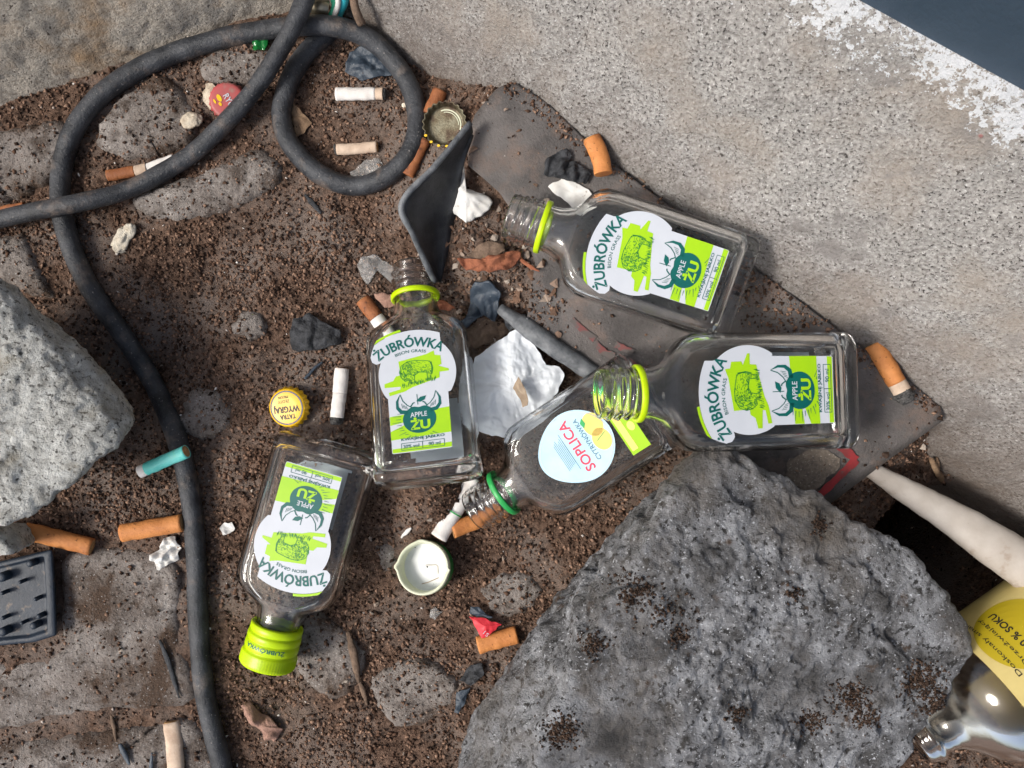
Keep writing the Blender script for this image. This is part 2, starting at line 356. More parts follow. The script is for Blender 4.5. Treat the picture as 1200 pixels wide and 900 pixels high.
def folds(x, y, seed, k=7, f0=60, f1=220):
    r = np.random.default_rng(seed); z = 0
    wx = 0.006 * fbm(xyz(x * 40, y * 40, seed), 2); wy = 0.006 * fbm(xyz(x * 40, y * 40, seed + 9), 2)
    for i in range(k):
        a = r.uniform(0, math.pi); f = r.uniform(f0, f1); ph = r.uniform(0, 1)
        u = ((x + wx) * math.cos(a) + (y + wy) * math.sin(a)) * f + ph
        z = z + (np.abs((u % 1) * 2 - 1) - 0.5) / (f / f0)
    return z
def outline(px_pts, z, n=72, smooth_=True, jit=0.0, seed=0):
    p = np.array([P(a, b, z)[:2] for a, b in px_pts])
    o = resample(p, n) if smooth_ else poly_line(p, n)
    if jit:
        o = o + jit * np.stack([pnoise(np.stack([o[:, 0] * 260, o[:, 1] * 260, np.full(n, seed + q)], -1)) for q in (0.3, 7.7)], -1)
    return o

# ------------------------------------------------------------------ paving stones half sunk in the soil
SLABS = [
    ([(108, 165), (122, 128), (172, 86), (205, 92), (228, 125), (232, 160), (205, 178), (160, 186), (128, 182)], 0.0085),
    ([(-40, 165), (20, 146), (62, 138), (82, 146), (80, 172), (62, 212), (20, 232), (-40, 240)], 0.0075),
    ([(148, 238), (170, 218), (240, 196), (300, 170), (332, 192), (322, 222), (262, 252), (190, 262)], 0.0070),
    ([(-40, 285), (22, 268), (38, 288), (52, 322), (66, 348), (40, 352), (-40, 310)], 0.0080),
    ([(70, 655), (130, 640), (205, 650), (214, 740), (226, 826), (130, 836), (60, 846), (-40, 858), (-40, 775), (60, 762)], 0.0048),
    ([(-40, 880), (70, 862), (150, 852), (232, 850), (240, 960), (-40, 970)], 0.0048),
    ([(262, 386), (282, 360), (306, 366), (312, 388), (290, 400)], 0.0060),
    ([(205, 500), (222, 455), (262, 462), (270, 500), (240, 520)], 0.0048),
    ([(345, 720), (392, 728), (430, 780), (395, 830), (345, 800)], 0.0040),
    ([(560, 690), (606, 668), (640, 690), (618, 722), (575, 726)], 0.0042),
    ([(436, 640), (462, 634), (470, 660), (448, 676)], 0.0040),
    ([(430, 800), (486, 770), (535, 800), (520, 850), (455, 852)], 0.0040),
    ([(240, 60), (300, 48), (330, 62), (318, 92), (262, 104), (232, 88)], 0.0062),
]
for i, (pp, h) in enumerate(SLABS):
    o2 = outline(pp, 0.003, 110, jit=0.0022, seed=i)
    def zf(x, y, t, i=i, h=h):
        base = ground_z(np.full_like(x, x.mean()), np.full_like(x, y.mean())) * 0.35
        return base + h * (1 - t ** 5) - 0.006 * t ** 9 + 0.0011 * fbm(xyz(x * 45, y * 45, i * 3.1), 4) + 0.0004 * pnoise(xyz(x * 400, y * 400, i))
    def zd(x, y, t, i=i, h=h, o2=o2):
        q = np.stack([x, y], -1); dd = np.full(len(q), 1.0)
        for a, b in zip(o2, np.roll(o2, -1, 0)):
            e = b - a; u = np.clip(((q - a) @ e) / (e @ e + 1e-12), 0, 1); dd = np.minimum(dd, np.linalg.norm(q - a - u[:, None] * e, axis=1))
        base = 0.3 * ground_z(np.array([x.mean()]), np.array([y.mean()]))[0]
        return base + (h * 0.72 + 0.006) * (1 - np.exp(-dd / 0.0021)) - 0.006 + 0.0019 * fbm(xyz(x * 38, y * 38, i * 3.1), 4) + 0.0005 * pnoise(xyz(x * 300, y * 300, i))
    v, f = patch(o2, zd, 30); add_surf(v, f)
    mk('paving_stone', v, f, M_SLAB, ground)

# ------------------------------------------------------------------ concrete plinth, blue wall, old concrete kerb
def wall_plane(p0, run, nrm, length0, length1, z0, z1, lean, step, mat_, name, ztop=None, **t):
    us = np.arange(length0, length1, step); hs_ = np.arange(z0, z1 + step / 2, step)
    U, H = np.meshgrid(us, hs_)
    if callable(ztop): H = z0 + (H - z0) / (z1 - z0) * (ztop(U) - z0)
    T01 = np.meshgrid(us, (hs_ - z0) / (z1 - z0))[1]
    Dd = lean * (H - z0)
    n_ = (0.0022 * fbm(xyz(U.ravel() * 30, H.ravel() * 30, 2.2), 3) + 0.0011 * fbm(xyz(U.ravel() * 190, H.ravel() * 190, 4), 3)).reshape(U.shape)
    X = p0[0] + run[0] * U + nrm[0] * (Dd - n_); Y = p0[1] + run[1] * U + nrm[1] * (Dd - n_)
    # back to a deep top so it is a solid block
    bx_ = X[-1:] + nrm[0] * 0.25; by_ = Y[-1:] + nrm[1] * 0.25
    me, v, q = grid_mesh(name, np.vstack([X, bx_]), np.vstack([Y, by_]), np.vstack([H, H[-1:]]), mat_)
    at = me.attributes.new('height', 'FLOAT', 'POINT')
    hh = np.vstack([T01, T01[-1:]]).ravel(); at.data.foreach_set('value', hh.astype(np.float32))
    o = link(name, me); tag(o, **t); WL[o] = np.zeros(3); return o
ZS = 0.035; D0 = 0.1310; LEAN = 0.5
def topz(u): return np.clip(0.1655 + 0.135 * (u - 0.009), 0.11, 0.25)
wb = D0 + (-0.03 - ZS) * LEAN
p0 = NW * wb
wall_plane(p0, TW, NW, -0.62, 0.9, -0.03, 0.17, LEAN, 0.0023, M_PLINTH, 'concrete_plinth', ztop=topz, label='rough grey concrete plinth with flaking white paint along its top edge', cat='wall')
# blue wall above the plinth, with a shallow vertical joint
def blue_panel(u0, u1):
    us = np.linspace(u0, u1, 24); fr, bk = [], []
    for u in us:
        z = float(topz(np.array(u))) - 0.012; d = D0 + (z + 0.012 - ZS) * LEAN + 0.004
        fr += [np.append(TW * u + NW * d, z), np.append(TW * u + NW * (d + 0.03), 0.85)]
    bk = [p + np.append(NW * 0.12, 0) for p in fr]; v = np.array(fr + bk); n = len(fr); f = []
    for i in range(len(us) - 1):
        a = 2 * i; f += [[a, a + 2, a + 3, a + 1], [n + a, n + a + 1, n + a + 3, n + a + 2], [a, n + a, n + a + 2, a + 2], [a + 1, a + 3, n + a + 3, n + a + 1]]
    f += [[0, 1, n + 1, n], [n - 2, 2 * n - 2, 2 * n - 1, n - 1]]
    return v, f
bw = empty('blue_wall', (*(NW * (D0 + 0.12)), 0.16), label='dark blue painted wall above the concrete plinth', cat='wall')
jo = [-0.62, 0.118, 0.9]
for a, b in zip(jo[:-1], jo[1:]):
    v, f = blue_panel(a + 0.001, b - 0.001)
    o = mk('panel', v, f, M_BLUE, bw, False)
n2 = np.array([-0.316, 0.949]); t2 = np.array([0.949, 0.316])
wall_plane(n2 * (0.249 - 0.012), t2, n2, -0.75, 0.25, -0.03, 0.14, 0.42, 0.0026, M_CONC_L, 'concrete_kerb', label='old sandy concrete kerb with a crumbling lower edge behind the cable', cat='kerb')

# ------------------------------------------------------------------ tray of grey plastic under the bottles
TRAY = [(546, 160), (556, 132), (582, 104), (602, 98), (640, 122), (700, 178), (770, 232), (850, 290), (960, 372), (1040, 430), (1100, 478), (1104, 492), (985, 592), (972, 597),
        (900, 556), (800, 492), (690, 428), (650, 402), (618, 372), (622, 340), (628, 305), (616, 268), (585, 222), (548, 190)]
tr_c = P(800, 350, 0.035)
tray = empty('plastic_tray', (tr_c[0], tr_c[1], 0.02), label='broken dark grey plastic tray lying under the bottles against the plinth', cat='tray')
o2 = poly_line([P(a, b, 0.036)[:2] for a, b in TRAY], 260)
def ztray(x, y, t): return tray_z(x, y) + 0.0004 * pnoise(xyz(x * 90, y * 90))
v, f = patch(o2, ztray, 30); add_surf(v, f)
solid(mk('plate', v, f, M_PLATE, tray), 0.0022, -1)
def strip(lines, n, m, name, parent, th, **t):
    L_ = [resample(np.array(l), n, False) for l in lines]; k = len(L_)
    fine = resample(np.array([[l[i] for l in L_] for i in range(n)]).transpose(1, 0, 2).reshape(k, -1), 10, False).reshape(10, n, 3)
    v = fine.reshape(-1, 3); f = [[r * n + i, r * n + i + 1, (r + 1) * n + i + 1, (r + 1) * n + i] for r in range(9) for i in range(n - 1)]
    return solid(mk(name, v, f, m, parent, **t), th, 0)
lipb = [P(553, 158, 0.036), P(541, 205, 0.032), P(533, 250, 0.024), P(523, 300, 0.014), P(516, 330, 0.006)]
lipt = [P(551, 144, 0.043), P(512, 192, 0.048), P(471, 238, 0.050), P(484, 275, 0.040), P(509, 330, 0.018)]
lipm = [(a * 0.55 + b * 0.45) - np.array([0, 0, 0.004]) for a, b in zip(lipb, lipt)]
strip([lipb, lipm, lipt], 40, M_LIP, 'lip', tray, 0.0022)
def tube(pts, rad, n=24, sides=20, noise_=0.0, seed=0, caps=True, flat=1.0, nfreq=120):
    """tube along a smooth path of (x, y, z); rad is a number or a list along the path"""
    c = resample(np.asarray(pts, float), n, False); rr = np.interp(np.linspace(0, 1, n), np.linspace(0, 1, np.size(rad)), np.atleast_1d(rad))
    tg = np.gradient(c, axis=0); tg /= np.linalg.norm(tg, axis=1)[:, None] + 1e-12
    up = np.array([0, 0, 1.0]); si = np.cross(tg, up); si /= np.linalg.norm(si, axis=1)[:, None] + 1e-9; u2 = np.cross(si, tg)
    th = np.linspace(0, 2 * math.pi, sides, endpoint=False)
    v = c[:, None] + rr[:, None, None] * (np.cos(th)[None, :, None] * si[:, None] + flat * np.sin(th)[None, :, None] * u2[:, None])
    v = v.reshape(-1, 3)
    if noise_:
        d = v - np.repeat(c, sides, 0); d /= np.linalg.norm(d, axis=1)[:, None] + 1e-9
        v = v + d * (noise_ * fbm(v * nfreq + seed, 3))[:, None]
    f = [[i * sides + j, i * sides + (j + 1) % sides, (i + 1) * sides + (j + 1) % sides, (i + 1) * sides + j] for i in range(n - 1) for j in range(sides)]
    if caps: f += [list(range(sides))[::-1], list(range((n - 1) * sides, n * sides))]
    return v, f
mk('lip_edge', *tube(lipt, 0.0017, 60, 12, 0.0002, 1), M_RIM, tray)  # pale grey tube paints the highlight along the lip's top edge
rp = [P(586, 362, 0.014), P(612, 380, 0.018), P(645, 404, 0.0205), P(680, 428, 0.020), P(720, 452, 0.018)]
mk('rim', *tube(rp, [0.003, 0.0052, 0.0055, 0.005, 0.004], 50, 16, 0.0006, 3), M_RIM, tray)
def ribbon(px_pts, w, zf, n=40):
    c = resample(np.array([P(a, b, 0.036)[:2] for a, b in px_pts]), n, False)
    t = np.gradient(c, axis=0); t /= np.linalg.norm(t, axis=1)[:, None]; s = np.stack([-t[:, 1], t[:, 0]], -1)
    ww = w * (1 + 0.35 * pnoise(xyz(c[:, 0] * 300, c[:, 1] * 300)))[:, None]
    v2 = np.concatenate([c - s * ww / 2, c + s * ww / 2])
    v = np.stack([v2[:, 0], v2[:, 1], zf(v2[:, 0], v2[:, 1])], -1)
    return v, [[i, i + 1, n + i + 1, n + i] for i in range(n - 1)]
tz1 = lambda x, y: tray_z(x, y) + 0.0011
def poly_rib(pts, w):
    vs, fs = [], []
    for a, b in zip(pts[:-1], pts[1:]):
        v, f = ribbon([a, ((a[0] + b[0]) / 2, (a[1] + b[1]) / 2), b], w, tz1, 20); n = sum(len(q) for q in vs)
        vs.append(v); fs += [[i + n for i in q] for q in f]
    return np.vstack(vs), fs
v, f = poly_rib([(980, 516), (1009, 540), (964, 588)], 0.0042); mk('red_border', v, f, M_REDPRINT, tray)
for a in ([(672, 372), (684, 384), (700, 396)], [(700, 400), (712, 412), (724, 416)], [(724, 402), (736, 408), (746, 412)], [(738, 420), (750, 430), (765, 436)]):
    v, f = ribbon(a, 0.0035, tz1, 16); mk('red_border', v, f, M_REDFADE, tray)
v, f = patch(outline([(935, 540), (965, 528), (992, 540), (975, 566), (955, 580), (930, 562)], 0.036, 40, jit=0.002), lambda x, y, t: tz1(x, y) - 0.0002, 6)
mk('scuffed_print', v, f, M_SCUFF, tray)

# ------------------------------------------------------------------ rocks
def rock(planes, centre, sub, p_soft, disp, m, name, seed, **t):
    bm = bmesh.new(); bmesh.ops.create_icosphere(bm, subdivisions=sub, radius=1)
    bm.verts.ensure_lookup_table()
    d = np.array([v.co[:] for v in bm.verts]); f = [[v.index for v in q.verts] for q in bm.faces]; bm.free()
    d /= np.linalg.norm(d, axis=1)[:, None]; c = np.asarray(centre)
    inv = np.zeros(len(d))
    for (q, n) in planes:
        n = np.asarray(n, float) / np.linalg.norm(n); h = (np.asarray(q) - c) @ n
        inv += np.clip((d @ n) / h, 0, None) ** p_soft
    r = inv ** (-1 / p_soft); v = c + d * r[:, None]
    v = v + d * disp(v, seed)[:, None]
    o = mk(name, v, f, m, None, True, **t); return o, v, f
def rim_planes(rim, under):
    """side planes through successive rim points (closed, given counter-clockwise in plan), undercut by angle"""
    out = []
    for a, b in zip(rim, rim[1:] + rim[:1]):
        a, b = np.array(a), np.array(b); e = b - a
        nx = np.array([e[1], -e[0], 0.0]); nx /= np.linalg.norm(nx) + 1e-9
        u = under if np.isscalar(under) else under
        out.append(((a + b) / 2, nx * math.cos(u) - np.array([0, 0, 1]) * math.sin(u)))
    return out
def pl3(a, b, c):
    n = np.cross(b - a, c - a); n = n if n[2] > 0 else -n; return (a, n)
def big_disp(v, s):
    a = 0.0050 * fbm(v * 20 + s, 3) + 0.0034 * fbm(v * 62 + s, 3) + 0.0015 * fbm(v * 170 + s, 3)
    return a - 0.004 * smooth(0.15, 0.6, pnoise(v * np.array([34, 52, 40]) + 2.2))
# big dark rock, lower right: rim counter-clockwise in plan (image clockwise reversed)
rim = [P(825, 512, 0.070), P(778, 556, 0.066), P(690, 655, 0.055), P(580, 770, 0.035), P(530, 880, 0.030), P(540, 1020, 0.03), P(900, 1060, 0.05), P(1060, 930, 0.060),
       P(1128, 815, 0.058), P(1152, 765, 0.056), P(1112, 692, 0.058), P(1075, 650, 0.060), P(965, 577, 0.066), P(880, 532, 0.068)]
R1, R3 = P(745, 640, 0.096), P(622, 900, 0.092)
planes = rim_planes(rim, R(12)) + [pl3(R1, R3, P(1100, 740, 0.062)), pl3(R1, R3, P(556, 812, 0.012)), pl3(P(825, 512, 0.072), R1, P(700, 640, 0.052)), pl3(P(830, 520, 0.074), P(760, 640, 0.094), P(1040, 640, 0.064)), ((0, 0, -0.025), (0, 0, -1))]
big, bigv, bigf = rock(planes, P(820, 770, 0.03), 8, 30, big_disp, M_BIGROCK, 'rock', 5.0, label='large dark grey rock with brown dirt pockets beside the flasks', cat='rock')
rim = [P(-10, 300, 0.07), P(-150, 330, 0.08), P(-170, 560, 0.08), P(-40, 622, 0.07), P(30, 618, 0.062), P(62, 600, 0.060), P(112, 560, 0.056), P(172, 508, 0.050), P(178, 484, 0.050), P(132, 425, 0.056), P(92, 376, 0.060), P(45, 342, 0.066)]
planes = rim_planes(rim, R(24)) + [pl3(P(0, 320, 0.072), P(0, 600, 0.070), P(165, 490, 0.058)), pl3(P(50, 345, 0.052), P(178, 482, 0.036), P(22, 392, 0.073)), ((0, 0, -0.01), (0, 0, -1))]
def left_disp(v, s): return 0.0032 * fbm(v * 30 + s, 3) + 0.0016 * fbm(v * 110 + s, 3) + 0.0008 * fbm(v * 300 + s, 2)
rock(planes, P(-10, 470, 0.035), 7, 14, left_disp, M_LEFTROCK, 'rock', 11.0, label='pale speckled granite rock beside the black cable', cat='rock')
rim = [P(-30, 622, 0.03), P(-60, 645, 0.03), P(-10, 652, 0.03), P(24, 646, 0.028), P(18, 630, 0.03), P(4, 616, 0.03)]
rock(rim_planes(rim, R(5)) + [((0, 0, 0.028), (0.1, -0.2, 1)), ((0, 0, -0.01), (0, 0, -1))], P(-15, 636, 0.012), 5, 12, left_disp, M_LEFTROCK, 'stone', 14.0, label='small pale stone squeezed between the granite rock and the rubber mat', cat='stone')

BV = np.vstack(surf_v); BF = [q for s_ in surf_f for q in s_]
bvh = BVHTree.FromPolygons(BV.tolist(), BF)
n_ground = len(surf_f[0]); n_slab = n_ground + sum(len(s_) for s_ in surf_f[1:-1])
rock_bvh = BVHTree.FromPolygons(bigv.tolist(), bigf)
def sz(x, y):
    h = bvh.ray_cast(Vector((x, y, 0.4)), Vector((0, 0, -1)))
    return h[0].z if h[0] else 0.0
def X(px, py, h=0.0):
    z = 0.0
    for _ in range(5):
        p = P(px, py, z); z = sz(p[0], p[1]) + h
    return P(px, py, z)

# ------------------------------------------------------------------ lettering
_tc = {}
def text2(s, bold=0.0):
    key = (s, bold)
    if key not in _tc:
        cu = bpy.data.curves.new('t', 'FONT'); cu.body = s; cu.size = 1.0; cu.offset = bold; cu.resolution_u = 3; cu.align_x = 'CENTER'
        o = bpy.data.objects.new('t', cu); col.objects.link(o); bpy.context.view_layer.update()
        dg = bpy.context.evaluated_depsgraph_get(); me = o.evaluated_get(dg).to_mesh()
        v = np.array([q.co[:2] for q in me.vertices]).reshape(-1, 2); f = [list(p.vertices) for p in me.polygons]
        o.evaluated_get(dg).to_mesh_clear(); bpy.data.objects.remove(o); bpy.data.curves.remove(cu)
        v = v - (v.max(0) + v.min(0)) / 2; _tc[key] = (v, f)
    v, f = _tc[key]; return v.copy(), f
class Flat:
    """flat print collected in one colour, drawn in millimetres on a label"""
    def __init__(s): s.v, s.f = [], []
    def add(s, v, f):
        n = len(s.v); s.v += [tuple(q) for q in v]; s.f += [[i + n for i in q] for q in f]; return s
    def poly(s, p): return s.add(p, [list(range(len(p)))])
    def line(s, pts, w, taper=0.0):
        p = np.asarray(pts, float); t = np.gradient(p, axis=0); t /= np.linalg.norm(t, axis=1)[:, None] + 1e-9
        sd_ = np.stack([-t[:, 1], t[:, 0]], -1); k = len(p); ww = (w / 2 * (1 - taper * np.linspace(0, 1, k)))[:, None]
        v = np.concatenate([p - sd_ * ww, p + sd_ * ww]); return s.add(v, [[i, i + 1, k + i + 1, k + i] for i in range(k - 1)])
    def text(s, st, c, w, h, rot=0.0, bold=0.0):
        v, f = text2(st, bold); e = v.max(0) - v.min(0); v = v / e * np.array([w, h])
        a = R(rot); v = v @ np.array([[math.cos(a), math.sin(a)], [-math.sin(a), math.cos(a)]]) + np.asarray(c); return s.add(v, f)
    def arc(s, st, c, rad, w, h, bold=0.0, mid=90.0):
        v, f = text2(st, bold); e = v.max(0) - v.min(0); v = v / e * np.array([w, h]); v[:, 1] += h / 2
        a = R(mid) - v[:, 0] / rad; r = rad + v[:, 1]
        return s.add(np.stack([c[0] + r * np.cos(a), c[1] + r * np.sin(a)], -1), f)
    def disc(s, c, rx, ry=None, n=28):
        ry = ry or rx; a = np.linspace(0, 2 * math.pi, n, endpoint=False); return s.poly(np.stack([c[0] + rx * np.cos(a), c[1] + ry * np.sin(a)], -1))
    def mesh(s, name, m, zmap):
        v = np.array(s.v) * 0.001; return mesh(name, zmap(v), s.f, m, False)
def arc_pts(c, r, a0, a1, n): 
    a = np.radians(np.linspace(a0, a1, n)); return np.stack([c[0] + r * np.cos(a), c[1] + r * np.sin(a)], -1)

# ------------------------------------------------------------------ flask glass
def rr_ring(a, b, r, y, n=10):
    r = min(r, a * 0.985, b * 0.985); out = []
    for cx_, cz_, a0 in ((a - r, b - r, 0), (-(a - r), b - r, 90), (-(a - r), -(b - r), 180), (a - r, -(b - r), 270)):
        for t in np.radians(np.linspace(a0, a0 + 90, n)): out.append((cx_ + r * math.cos(t), y, cz_ + r * math.sin(t)))
    return out
def flask_mesh(name, Ls=1.0, seed=0.0, sharp=0.0):
    """flat hip flask, y along the axis from base to mouth, z through its thickness; millimetres"""
    B = 129.0
    st = [(0.9, 20, 7, 5), (0.0, 23.5, 9.5, 7), (0.6, 26.6, 12, 8), (2.0, 28.4, 13.5, 8), (4.5, 29, 14, 8), (9, 28.8, 13.9, 7.6), (45, 28.9, 14, 7.5), (74, 29, 14, 7.5), (79, 29.0, 13.9, 7.8), (83.5, 28.6, 13.8, 8.2), (87, 27.2, 13.6, 8.8), (89.5, 24.9, 13.3, 9.4),
          (91.5, 22.0, 13.0, 10), (93.2, 19.2, 12.7, 10.6), (95.2, 16.6, 12.3, 11), (98, 14.3, 11.9, 11.2), (102, 12.8, 11.7, 11.4), (106.5, 12.2, 11.7, 11.6), (107.5, 12.3, 12.2, 12.2)]
    rings = [rr_ring(a, b, r, y) for y, a, b, r in st]
    th_y = np.arange(108.5, 128.0, 0.65)
    ang = None
    for y in th_y:
        ring = []
        base = rr_ring(12, 12, 12, y)
        for (x_, _, z_) in base:
            t = math.atan2(z_, x_); ph = ((y - 4.6 * t / (2 * math.pi)) % 4.6) / 4.6
            b_ = 1.15 * math.exp(-((ph - 0.5) / 0.17) ** 2) * (1 if 112 < y < 126.4 else 0)
            r_ = 12.0 + b_; ring.append((r_ * math.cos(t), y, r_ * math.sin(t)))
        rings.append(ring)
    rings += [rr_ring(12.0, 12.0, 12, 128.3), rr_ring(11.6, 11.6, 11.6, 129), rr_ring(10.4, 10.4, 10.4, 129), rr_ring(9.9, 9.9, 9.9, 128.3), rr_ring(9.7, 9.7, 9.7, 120), rr_ring(9.7, 9.7, 9.7, 110)]
    inn = [(103, 9.9, 9.3, 9.3), (98, 11.6, 9.5, 9.3), (95, 14.0, 9.9, 9), (92.4, 17.4, 10.4, 8.5), (89.6, 21, 10.8, 8), (86, 24.2, 11.2, 7.5), (82, 25.8, 11.4, 7), (76, 26.4, 11.6, 6.5), (45, 26.3, 11.5, 6.5), (12, 26.2, 11.5, 6.5), (8, 25.2, 10.7, 6.5), (6.3, 22.5, 8.5, 6), (6.6, 15, 4, 3.5)]
    rings += [rr_ring(a, b, r, y) for y, a, b, r in inn]
    n = len(rings[0]); v = np.array([q for r in rings for q in r])
    v[:, 1] = np.where(v[:, 1] < 85, v[:, 1] * (1 - (1 - Ls) * B / 85), v[:, 1] - (1 - Ls) * B)
    body = v[:, 1] < 104 * Ls
    w = 0.22 * fbm(v * 0.045 + seed, 2) + 0.07 * fbm(v * 0.16 + seed, 2)
    v[:, 2] += np.where(body, w * np.sign(v[:, 2]) * 0.6, 0); v[:, 0] += np.where(body, w * 0.5, 0)
    f = [[r * n + j, r * n + (j + 1) % n, (r + 1) * n + (j + 1) % n, (r + 1) * n + j] for r in range(len(rings) - 1) for j in range(n)]
    f = [q[::-1] for q in f]
    f.append(list(range(n))); e = (len(rings) - 1) * n; f.append([e + j for j in range(n)][::-1])
    me = mesh(name, v * 0.001, f, M_GLASS); me.materials.append(M_PANE)
    for q in me.polygons:
        if abs(q.normal.z) > 0.985 and 0.007 < q.center.y < 0.093 * Ls: q.material_index = 1
    return me
def ring_mesh(name, r0, r1, y0, y1, m, n=48, tilt=0.0):
    prof = [(r0, y0), (r1 - 0.4, y0), (r1, y0 + 0.5), (r1, y1 - 0.5), (r1 - 0.4, y1), (r0, y1)]
    th = np.linspace(0, 2 * math.pi, n, endpoint=False); k = len(prof)
    v = np.array([(r * math.cos(t), y + tilt * math.cos(t), r * math.sin(t)) for t in th for r, y in prof]) * 0.001
    f = [[i * k + j, i * k + (j + 1) % k, ((i + 1) % n) * k + (j + 1) % k, ((i + 1) % n) * k + j] for i in range(n) for j in range(k)]
    return mesh(name, v, f, m)
ZL = 0.0143
def onface(off): return lambda v: np.stack([v[:, 0], v[:, 1], np.full(len(v), ZL + off)], -1)

# the apple label: outline, lime patches, apple with horns, bison of hatched strokes, lettering
def apple_label():
    L_ = {}
    c0, r0 = (0.5, 58.5), 21.5
    lab = Flat()
    right = arc_pts(c0, r0, -35.0, 47, 22)
    topa = arc_pts((-1.5, 44), 39.6, 66, 122, 26)
    left = arc_pts(c0, r0, 157, 215.5, 20)
    pts = [(-16.0, 15.2), (-15.4, 15), (15.9, 15), (16.5, 15.6), (16.7, 46)] + right.tolist() + [(14.6, 76.2)] + topa.tolist() + [(-24.0, 73.8), (-24.9, 70.6), (-24.1, 67.7), (-21.9, 66.2), (-19.9, 66.5)] + left.tolist() + [(-16.6, 46)]
    lab.poly(pts); L_['label'] = (lab, M_LABEL, 0.0)
    gr = Flat()
    gr.poly(np.vstack([arc_pts((-1.5, 44), 39.8, 98, 122, 14), arc_pts((-1.0, 44), 41.3, 119, 99, 14)]))
    gr.poly([(-9.5, 66.3), (6, 68.6), (10.5, 70.2), (10.8, 67.6), (14.0, 67.0), (14.2, 61.8), (12.4, 61.2), (18, 58.8), (18, 57.6), (12.8, 57.6), (12.6, 54.4), (5, 52.6), (-3, 50.6), (-7, 48.8), (-15.6, 47.2), (-15.8, 49.2), (-9.4, 50.4), (-9.2, 51.8), (-18.0, 52.2), (-18, 54.4), (-13, 55.6), (-11.5, 58), (-8.8, 58.4)])
    gr.poly([(-16.2, 22.5), (16.6, 23.5), (16.6, 37.5), (-16.2, 35.5), (-16.2, 30.6), (-9, 31.6), (-8.4, 30.2), (-16.2, 27.2)])
    gr.poly([(-15.8, 15.4), (16.2, 15.4), (16.4, 18.0), (-15.8, 17.6)])
    L_['lime_print'] = (gr, M_LGREEN, 0.00010)
    dk = Flat()
    dk.arc('ŻUBRÓWKA', (-2.0, 44), 29.8, 37.0, 7.6, 0.022, 92)
    dk.arc('BISON GRASS', (-2.0, 44), 26.6, 17, 1.7, 0.0, 91)
    L_['brand_lettering'] = (dk, M_LDARK, 0.00020); dk = Flat()
    # apple body with two horns
    a = np.radians(np.linspace(0, 360, 50, endpoint=False)); rr_ = 8.6 + 0.5 * np.cos(2 * a) - 1.2 * np.exp(-((np.degrees(a) - 90) / 16) ** 2)
    dk.poly(np.stack([rr_ * np.cos(a), 32.6 + 0.95 * rr_ * np.sin(a)], -1))
    for s in (-1, 1):
        o_ = arc_pts((s * 5.0, 40.4), 6.6, 235 if s < 0 else 305, 130 if s < 0 else 50 + 0, 16)
        outer = [(s * 6.0, 35.6), (s * 10.2, 36.6), (s * 12.4, 39.6), (s * 12.3, 43.6), (s * 9.8, 47.6), (s * 11.1, 43.4), (s * 10.9, 40.4), (s * 9.2, 38.4), (s * 6.2, 38.0)]
        dk.poly(outer if s > 0 else outer[::-1])
        dk.line([(s * 4.4, 39.9), (s * 3.2, 41.6), (s * 2.2, 42.0)], 0.6)
        dk.line([(s * 3.4, 39.0), (s * 6.4, 41.0), (s * 8.6, 43.6), (s * 9.8, 47.2)], 0.42)
        for q in range(4): dk.line([(s * (6.2 + q * 0.9), 38.6 + 0.3 * q), (s * (7.0 + q * 0.8), 40.4 + 0.6 * q)], 0.22)
    dk.poly([(-1.2, 42.6), (1.2, 44.8), (4.4, 45.2), (3.4, 43.0), (1.2, 42.0)])
    dk.line([(-0.4, 40.6), (-0.6, 46.5)], 0.35)
    for k in range(30):
        t = R(205 + k * 260 / 29 - 155); ct, st_ = math.cos(t), math.sin(t)
        if st_ > 0.45: continue
        r0_ = 10.2; r1_ = 13.0 + 2.2 * (k % 2); dk.line([(r0_ * ct, 32.6 + r0_ * st_), (r1_ * ct, 32.6 + r1_ * st_ * 0.8)], 0.34, 0.6)
    L_['apple_emblem'] = (dk, M_LDARK, 0.00020); dk = Flat()
    dk.text('KWAŚNE JABŁKO', (1.0, 22.3), 23.5, 2.5, 0, 0.02)
    dk.text('30% vol', (-5.6, 18.2), 8.6, 2.1, 0, 0.008); dk.text('90 ml', (7.0, 18.2), 6.4, 2.1, 0, 0.008)
    for bx0, bx1 in ((-10.8, 0.6), (0.6, 12.4)):
        for q in ([(bx0, 16.4), (bx1, 16.4)], [(bx0, 20.1), (bx1, 20.1)], [(bx0, 16.4), (bx0, 20.1)], [(bx1, 16.4), (bx1, 20.1)]): dk.line(q, 0.28)
    L_['volume_lettering'] = (dk, M_LDARK, 0.00020)
    bs = Flat(); r_ = np.random.default_rng(5)
    def inpoly(p, q):
        x, y = p; c = False; j = len(q) - 1
        for i in range(len(q)):
            if ((q[i][1] > y) != (q[j][1] > y)) and x < (q[j][0] - q[i][0]) * (y - q[i][1]) / (q[j][1] - q[i][1] + 1e-12) + q[i][0]: c = not c
            j = i
        return c
    body = [(-8.6, 57), (-9.4, 60), (-8.2, 63.4), (-4.6, 65.6), (0, 65.8), (5, 65.0), (7.8, 64.4), (8.8, 61.4), (8.2, 57.5), (7.4, 54.2), (6.0, 54.2), (5.8, 58.2), (1.5, 58.8), (-1, 57.4), (-1.6, 53), (-4.0, 53), (-4.4, 55), (-6.4, 54.4)]
    n = 0
